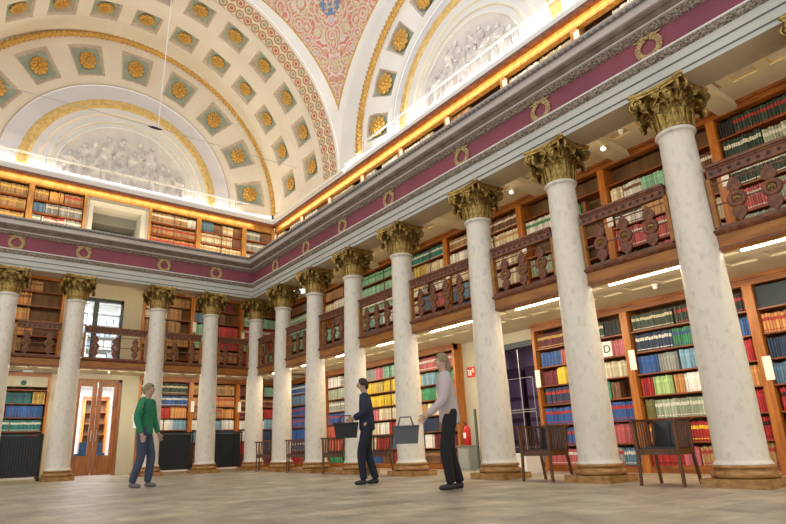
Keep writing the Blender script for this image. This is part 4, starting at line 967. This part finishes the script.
# ------------------------------------------------------------------ chairs
def chair():
    """faces -x, origin on the floor below the seat centre"""
    r = empty('armchair'); D, W = .23, .245
    b = MB(); b.box(-D-.01, D, -W, W, .40, .425); b.build('seat', CHW, r)
    b = MB(); b.box(-D, D, -W, -W+.03, .355, .40); b.box(-D, D, W-.03, W, .355, .40); b.box(-D, -D+.03, -W, W, .355, .40); b.box(D-.03, D, -W, W, .355, .40); b.build('seat_frame', CHW, r)
    for s in (-1, 1):
        b = MB(); b.sqbar((-D+.005, s*(W+.005), 0), (-D+.01, s*(W-.01), .355), .032, .032); b.sqbar((-D+.01, s*(W-.01), .355), (-D+.0, s*W, .76), .03, .035); b.build('leg', CHW, r)
        b = MB(); b.sqbar((D+.06, s*(W-.01), 0), (D-.01, s*(W-.02), .36), .035, .03); b.sqbar((D-.01, s*(W-.02), .36), (D+.05, s*(W-.03), .78), .035, .035); b.build('leg', CHW, r)
        b = MB(); b.sqbar((-D-.02, s*W, .752), (-D-.02, s*W, .782), .05, .05); b.box(-D-.03, D+.06, s*W-.028, s*W+.028, .755, .782); b.build('arm_rail', CHW, r)
        b = MB()
        for k in range(6):
            x = -D+.055+k*.066; b.sqbar((x, s*(W-.012), .41), (x+.012, s*W, .758), .02, .014)
        b.build('arm_slats', CHW, r)
    b = MB(); b.box(D+.03, D+.07, -W, W, .75, .785); b.build('back_rail', CHW, r)
    b = MB(); N = 6
    V = []
    for i in range(N+1):
        for j in range(N+1):
            yy = (-1+2*i/N)*(W-.045); zz = .43+.325*j/N; bul = .02*(1-(2*i/N-1)**2)*(1-(2*j/N-1)**2)**.5; V.append((D-.03+.06*j/N-bul, yy, zz))
    fs = [(i*(N+1)+j, (i+1)*(N+1)+j, (i+1)*(N+1)+j+1, i*(N+1)+j+1) for i in range(N) for j in range(N)]
    b.add(V, fs, 0, True); b.add([(x+.045, y, z) for x, y, z in V], [f[::-1] for f in fs], 0, True)
    b.box(D-.015, D+.02, -W+.045, W-.045, .43, .455); b.box(D+.03, D+.062, -W+.045, W-.045, .735, .757)
    b.bar((D-.048, -.0, .44), (D+.0, 0, .75), .006, 5); b.build('backrest', LEATHER, r)
    b = MB(); b.box(-D+.03, D-.04, -W+.035, W-.035, .425, .445); b.build('cushion', LEATHER, r)
    return r
c0 = chair(); c0.location = (-.18, -12.22, 0); c0.rotation_euler = (0,0,radians(4)); tag(c0, 'slatted wooden armchair with black leather back between the two nearest columns', 'chair', 'slatted wooden armchairs')
for (x, y, a, lab) in ((-.16, -10.42, 2, 'between the second and third right-hand columns'), (-.13, -6.32, -38, 'behind the dark blue walker'), (-.12, -4.55, -34, 'between the fifth and sixth right-hand columns'), (-.12, -2.85, -34, 'between the sixth and seventh right-hand columns'), (-.12, -1.1, -34, 'nearest the corner column')):
    c = copy_tree(c0); c.location = (x, y, 0); c.rotation_euler = (0,0,radians(a)); tag(c, 'slatted wooden armchair with black leather back '+lab)
# ------------------------------------------------------------------ rail above the top gallery, spotlights, cable, cord
def railing(name, p, q, label):
    r = empty(name, p); d = Vector(q)-Vector(p); L = d.length; u = d/L
    b = MB(); b.bar((0,0,.44), tuple(d+Vector((0,0,.44))), .018, 8); b.build('hand_rail', LACQ, r)
    b = MB(); b.bar((0,0,.40), tuple(d+Vector((0,0,.40))), .008, 6); b.build('lower_rail', LACQ, r)
    n = int(L/1.3)
    for k in range(n+1):
        c = u*(L*k/n); b = MB(); b.bar(tuple(c), tuple(c+Vector((0,0,.44))), .009, 6); b.ell(tuple(c+Vector((0,0,.42))), (.035,.035,.022), 8); b.build('post', STEEL, r)
    tag(r, label, 'railing')
railing('pipe_railing', (1.13, 1.1, 8.431), (1.13, -15.5, 8.431), 'thin white pipe railing along the ledge above the right-hand top bookcases')
railing('pipe_railing', (-9, 1.13, 8.431), (1.09, 1.13, 8.431), 'thin white pipe railing along the ledge above the far top bookcases')
def spot(loc, label, small=False, down=1):
    r = empty('spotlight', loc); b = MB(); b.bar((0,0,0),(0,0,-.08),.012); b.build('bracket', LACQ, r)
    b = MB(); b.bar((0,0,-.07),(-.08,-.03,-.20),.035,12, r2=.05); b.build('housing', LACQ, r)
    b = MB(); b.ell((-.085,-.032,-.205),(.036,.036,.03),10); b.build('lens', LEDW, r); tag(r, label, 'spotlight', 'white ceiling spotlights')
spot((1.35,-11.25,5.62), 'white spotlight on the gallery ceiling, right one of the pair behind the second capital')
spot((1.35,-9.2,5.62), 'white spotlight on the gallery ceiling over the third capital from the right')
spot((.9,-13.0,5.50), 'white spotlight on the gallery ceiling behind the nearest capital')
spot((-3.9,1.2,5.62), 'white spotlight on the far gallery ceiling above the gallery doors')
def bulb(loc, label):
    r = empty('ceiling_lamp', loc); b = MB(); b.bar((0,0,0),(0,0,-.03),.05,14,r2=.04); b.build('base', LACQ, r); b = MB(); b.ell((0,0,-.05),(.035,.035,.035),10); b.build('bulb', LACQ, r); tag(r, label, 'lamp', 'small white ceiling lamps')
bulb((1.25,-11.75,2.839), 'small white lamp under the balcony between the two nearest columns')
bulb((1.3,-11.62,5.619), 'small white lamp on the gallery ceiling beside the spotlight behind the second capital')
bulb((-3.9,1.2,2.839), 'small white lamp under the balcony above the double door')
r = empty('hanging_lamp', (-4.45,-4,7.70)); b = MB(); b.ell((0,0,0),(.16,.035,.03),12); b.build('housing', BLACK, r)
tag(r, 'small dark lamp strung on the cable across the far vault', 'lamp')
b = MB(); b.bar((-9.2,-4.95,7.08),(-4.45,-4,7.72),.008,5); b.bar((-4.45,-4,7.72),(1.02,-.85,9.60),.008,5); tag(b.build('cable', STEEL), 'thin steel cable strung across the hall below the far vault', 'cable')
b = MB(); b.bar((-4.38,-4,7.75),(-4.31,-4,11.3),.012,5); b.bar((-4.31,-4,11.3),(-4.26,-4,13.2),.012,5); tag(b.build('cord', LACQ), 'thin white cord hanging down from the vault to the small lamp', 'cord')
for i, (x, y) in enumerate(((1.0,1.0),(1.08,.75))):
    r = empty('small_spotlight', (x,y,8.44)); b = MB(); b.box(-.03,.03,-.03,.03,-.009,.05); b.build('base', BLACK, r); b = MB(); b.bar((0,0,.05),(-.03,-.03,.14),.03,10); b.build('head', BLACK, r); tag(r, 'tiny black spotlight on the ledge in the corner, '+('left one' if i == 0 else 'right one'), 'spotlight')

# ------------------------------------------------------------------ people
def skinmesh(name, chains, mt, parent, sub=2):
    """chains: lists of (point, radius or (rx,ry)); a vertex shared by name string key joins chains"""
    V, E, R, roots, key = [], [], [], [], {}
    for ch in chains:
        prev = None; start = len(V)
        for it in ch:
            if isinstance(it, str): i = key[it]
            else:
                p, rr = it[0], it[1]; i = len(V); V.append(p); R.append(rr if isinstance(rr, tuple) else (rr, rr))
                if len(it) > 2: key[it[2]] = i
                if prev is None: roots.append(i)
            if prev is not None: E.append((prev, i))
            prev = i
    me = bpy.data.meshes.new(name); me.from_pydata([tuple(v) for v in V], E, []); me.materials.append(mt)
    o = link(name, me, parent); md = o.modifiers.new('skin', 'SKIN'); md.use_smooth_shade = True
    sv = me.skin_vertices[0].data if me.skin_vertices else None
    if sv is None:
        bm = bmesh.new(); bm.from_mesh(me); bm.verts.layers.skin.verify(); bm.to_mesh(me); bm.free(); sv = me.skin_vertices[0].data
    for i, r in enumerate(R): sv[i].radius = r; sv[i].use_root = i in roots
    s = o.modifiers.new('smooth', 'SUBSURF'); s.levels = sub; s.render_levels = sub
    return o
def lerp(a, b, t): return tuple(a[i]+(b[i]-a[i])*t for i in range(3))
def person(loc, rz, h, label, top, legs, shoes, hair, step=.16, lean=.03, la=None, ra=None, nod=.0, longhair=False, hem=.0, belt=None):
    """local: faces +x, left is +y"""
    r = empty('person', loc, rz); k = h/1.75; S = lambda x, y, z: (x*k, y*k, z*k); tag(r, label, 'person')
    pel = S(0,0,.95); wai = S(lean*.3,0,1.10); che = S(lean*.8,0,1.32); nek = S(lean*1.1+.0,0,1.48); jaw = S(lean*1.4+.015+nod*.3,0,1.555); hed = S(lean*1.5+.02+nod,0,1.64); crn = S(lean*1.5+.01+nod,0,1.69)
    hip = lambda s: S(0, s*.09, .90); knee = lambda s: S(.06+s*step*.55, s*.09, .50); ank = lambda s: S(s*step-.02, s*.085, .085)
    sh = lambda s: S(lean, s*.185, 1.42)
    la = la or (S(.06,.24,1.14), S(.16,.22,.90)); ra = ra or (S(-.06,-.24,1.14), S(.04,-.24,.88))
    ch = [[(pel, .09*k, 'pel'), (wai, .085*k), (che, .09*k, 'che'), (nek, .05*k), (jaw, .058*k), (hed, .083*k, 'hed'), (crn, .07*k)]]
    ch.append(['hed', (S(lean*1.5+.12+nod, 0, 1.625), .016*k)])
    for s in (1, -1):
        e, w_ = la if s > 0 else ra
        ch.append(['che', (sh(s), .036*k), (e, .034*k), (w_, .028*k), (lerp(e, w_, 1.22), (.036*k, .018*k))])
        ch.append(['pel', (hip(s), .088*k), (knee(s), .058*k), (ank(s), .038*k)])
        ch.append(['hed', (S(lean*1.5+.01+nod, s*.085, 1.635), .014*k)])
    skinmesh('body', ch, SKIN, r)
    body = r
    # hands: five curled fingers each, rooted in the palm
    for s in (1, -1):
        e, w_ = la if s > 0 else ra; d = (Vector(w_)-Vector(e)).normalized(); side = d.cross(Vector((0,1,0))).normalized(); fwdv = side; cr = d.cross(fwdv).normalized()
        palm = Vector(lerp(e, w_, 1.20)); fc_ = []
        for i, L in enumerate((.062,.072,.068,.054)):
            o_ = palm + fwdv*((1.5-i)*.019*k); 
            fc_.append([(tuple(o_), .0095*k), (tuple(o_+d*.045*k), .009*k), (tuple(o_+d*(.045+L*.5)*k - cr*s*.012*k), .008*k), (tuple(o_+d*(.045+L*.8)*k - cr*s*.035*k), .0065*k)])
        fc_.append([(tuple(palm-d*.015*k+fwdv*.02*k), .011*k), (tuple(palm+d*.02*k+fwdv*.05*k), .0095*k), (tuple(palm+d*.05*k+fwdv*.058*k-cr*s*.01*k), .008*k)])
        skinmesh('fingers', fc_, SKIN, r, 1)
    # face
    for s in (1, -1): b = MB(); b.ell((0,0,0), (.008*k,.013*k,.009*k), 8); o = b.build('eye', mat('eye_dark',(.02,.015,.01),.3), r); o.location = S(lean*1.5+.094+nod, s*.032, 1.65)
    b = MB(); b.ell((0,0,0), (.008*k,.024*k,.006*k), 8); o = b.build('mouth', mat('lips',(.35,.12,.10),.5), r); o.location = S(lean*1.5+.092+nod, 0, 1.59)
    # hair
    b = MB(); V = []; n = 16
    for i in range(9):
        th = pi*.62*i/8
        for j in range(n):
            ph = 2*pi*j/n; c_ = cos(ph); cut = 1 if c_ < .35 else max(.45, 1-(c_-.35)*.9); t = th*cut
            V.append((lean*1.5*k+.005*k+nod*k + .098*k*sin(t)*cos(ph), .092*k*sin(t)*sin(ph), 1.655*k+.105*k*cos(t)))
    b.add(V, [(i*n+j, (i+1)*n+j, (i+1)*n+(j+1)%n, i*n+(j+1)%n) for i in range(8) for j in range(n)], 0, True)
    if longhair: b.ell(((lean*1.5-.07+nod)*k, 0, 1.56*k), (.045*k,.075*k,.10*k), 10)
    else: b.ell(((lean*1.5-.045+nod)*k, 0, 1.62*k), (.055*k,.075*k,.07*k), 10)
    b.build('hair', hair, r)
    # clothes
    tc = [[(S(0,0,.84-hem), .150*k), (S(0,0,.92-hem), .150*k), (S(lean*.3,0,1.12), .138*k), (che, .165*k, 'c'), (S(lean*1.05,0,1.43), .10*k), (S(lean*1.1,0,1.50), .06*k)]]
    for s in (1, -1):
        e, w_ = la if s > 0 else ra; tc.append(['c', (sh(s), .095*k), (e, .064*k), (lerp(e, w_, .93), .048*k), (lerp(e, w_, 1.0), .045*k)])
    skinmesh('top', tc, top, r)
    lc = [[(S(0,0,1.06), .115*k, 'p'), (S(0,0,.92), .125*k, 'q')]]
    for s in (1, -1): lc.append(['q', (hip(s), .105*k), (knee(s), .080*k), (lerp(knee(s), ank(s), .90), .066*k), (lerp(knee(s), ank(s), 1.02), .062*k)])
    skinmesh('trousers', lc, legs, r)
    for s in (1, -1):
        a = ank(s); skinmesh('shoe', [[((a[0]-.055*k, a[1], .052*k), .046*k), ((a[0]+.03*k, a[1], .046*k), .044*k), ((a[0]+.11*k, a[1], .036*k), .036*k), ((a[0]+.16*k, a[1], .030*k), .026*k)]], shoes, r)
    if belt: skinmesh('tied_jacket', [[(S(0,0,1.04), .145*k), (S(0,0,.86), .15*k)]], belt, r)
    return r
NAVY = mat('navy_jumper', (.02,.028,.06), .85); JEAN = mat('dark_trousers', (.012,.016,.032), .85); DENIM = mat('denim_blue', (.10,.17,.30), .85)
PINKT = mat('pale_lilac_top', (.50,.44,.46), .85); GRNT = mat('green_cardigan', (.02,.20,.10), .85); SHOE = mat('dark_shoe', (.02,.02,.025), .5); GREYS = mat('grey_shoe', (.16,.14,.15), .6); SLATE = mat('slate_trousers', (.05,.07,.12), .85)
LEFT = atan2(.59, -.81)
k1 = 1.62/1.75
person((-1.98,-8.50,0), LEFT, 1.62, 'person in dark navy jumper and trousers carrying a black basket, walking left', NAVY, JEAN, SHOE, HAIR, step=.10, lean=.02, la=((.02,.235,1.08),(.20,.16,1.0)), ra=((.0,-.22,1.07),(.20,-.14,1.0)), nod=.02, belt=DENIM)
def handbag(loc, rz, w_, d_, h_, mt, label, name='basket'):
    r = empty(name, loc, rz); b = MB(); q = .85
    V = [(-w_/2*q,-d_/2*q,0),(w_/2*q,-d_/2*q,0),(w_/2*q,d_/2*q,0),(-w_/2*q,d_/2*q,0),(-w_/2,-d_/2,h_),(w_/2,-d_/2,h_),(w_/2,d_/2,h_),(-w_/2,d_/2,h_)]
    b.add(V, [(3,2,1,0),(0,1,5,4),(1,2,6,5),(2,3,7,6),(3,0,4,7)]); b.add([(x*.94,y*.94,max(z,.02)) for x,y,z in V], [(0,1,2,3),(4,5,1,0),(5,6,2,1),(6,7,3,2),(7,4,0,3)])
    b.build('body', mt, r); b = MB()
    b.tube([V[4],V[5],V[6],V[7]], .012, 6, closed=True); b.build('rim', mt, r)
    for s in (-1, 1): b = MB(); b.tube([(-w_*.3,s*d_*.3,h_),(-w_*.2,s*d_*.1,h_+.12),(w_*.2,s*d_*.1,h_+.12),(w_*.3,s*d_*.3,h_)], .009, 6); b.build('handle', mt, r)
    tag(r, label, 'basket' if name == 'basket' else 'bag')
handbag((-2.25,-8.31,.70), LEFT, .38, .24, .22, mat('black_basket',(.015,.017,.02),.6), 'black open basket with handles held by the person in the navy jumper')
person((-2.03,-10.42,0), LEFT, 1.74, 'person in pale lilac top and black trousers carrying a grey bag, walking left', PINKT, mat('black_trousers',(.01,.01,.013),.85), SHOE, HAIRF, step=.07, lean=.03, la=((.10,.235,1.10),(.30,.2,.93)), ra=((-.08,-.25,1.12),(-.02,-.24,.90)), longhair=True, hem=.05)
handbag((-2.45,-10.02,.58), LEFT, .34, .16, .22, mat('grey_bag',(.10,.105,.12),.7), 'dark grey shoulder bag held out by the person in the pale lilac top', 'handbag')
person((-4.52,-5.30,0), LEFT+pi, 1.78, 'person in green cardigan and slate trousers in front of the second far column', GRNT, SLATE, GREYS, HAIRF, step=.10, lean=.01)
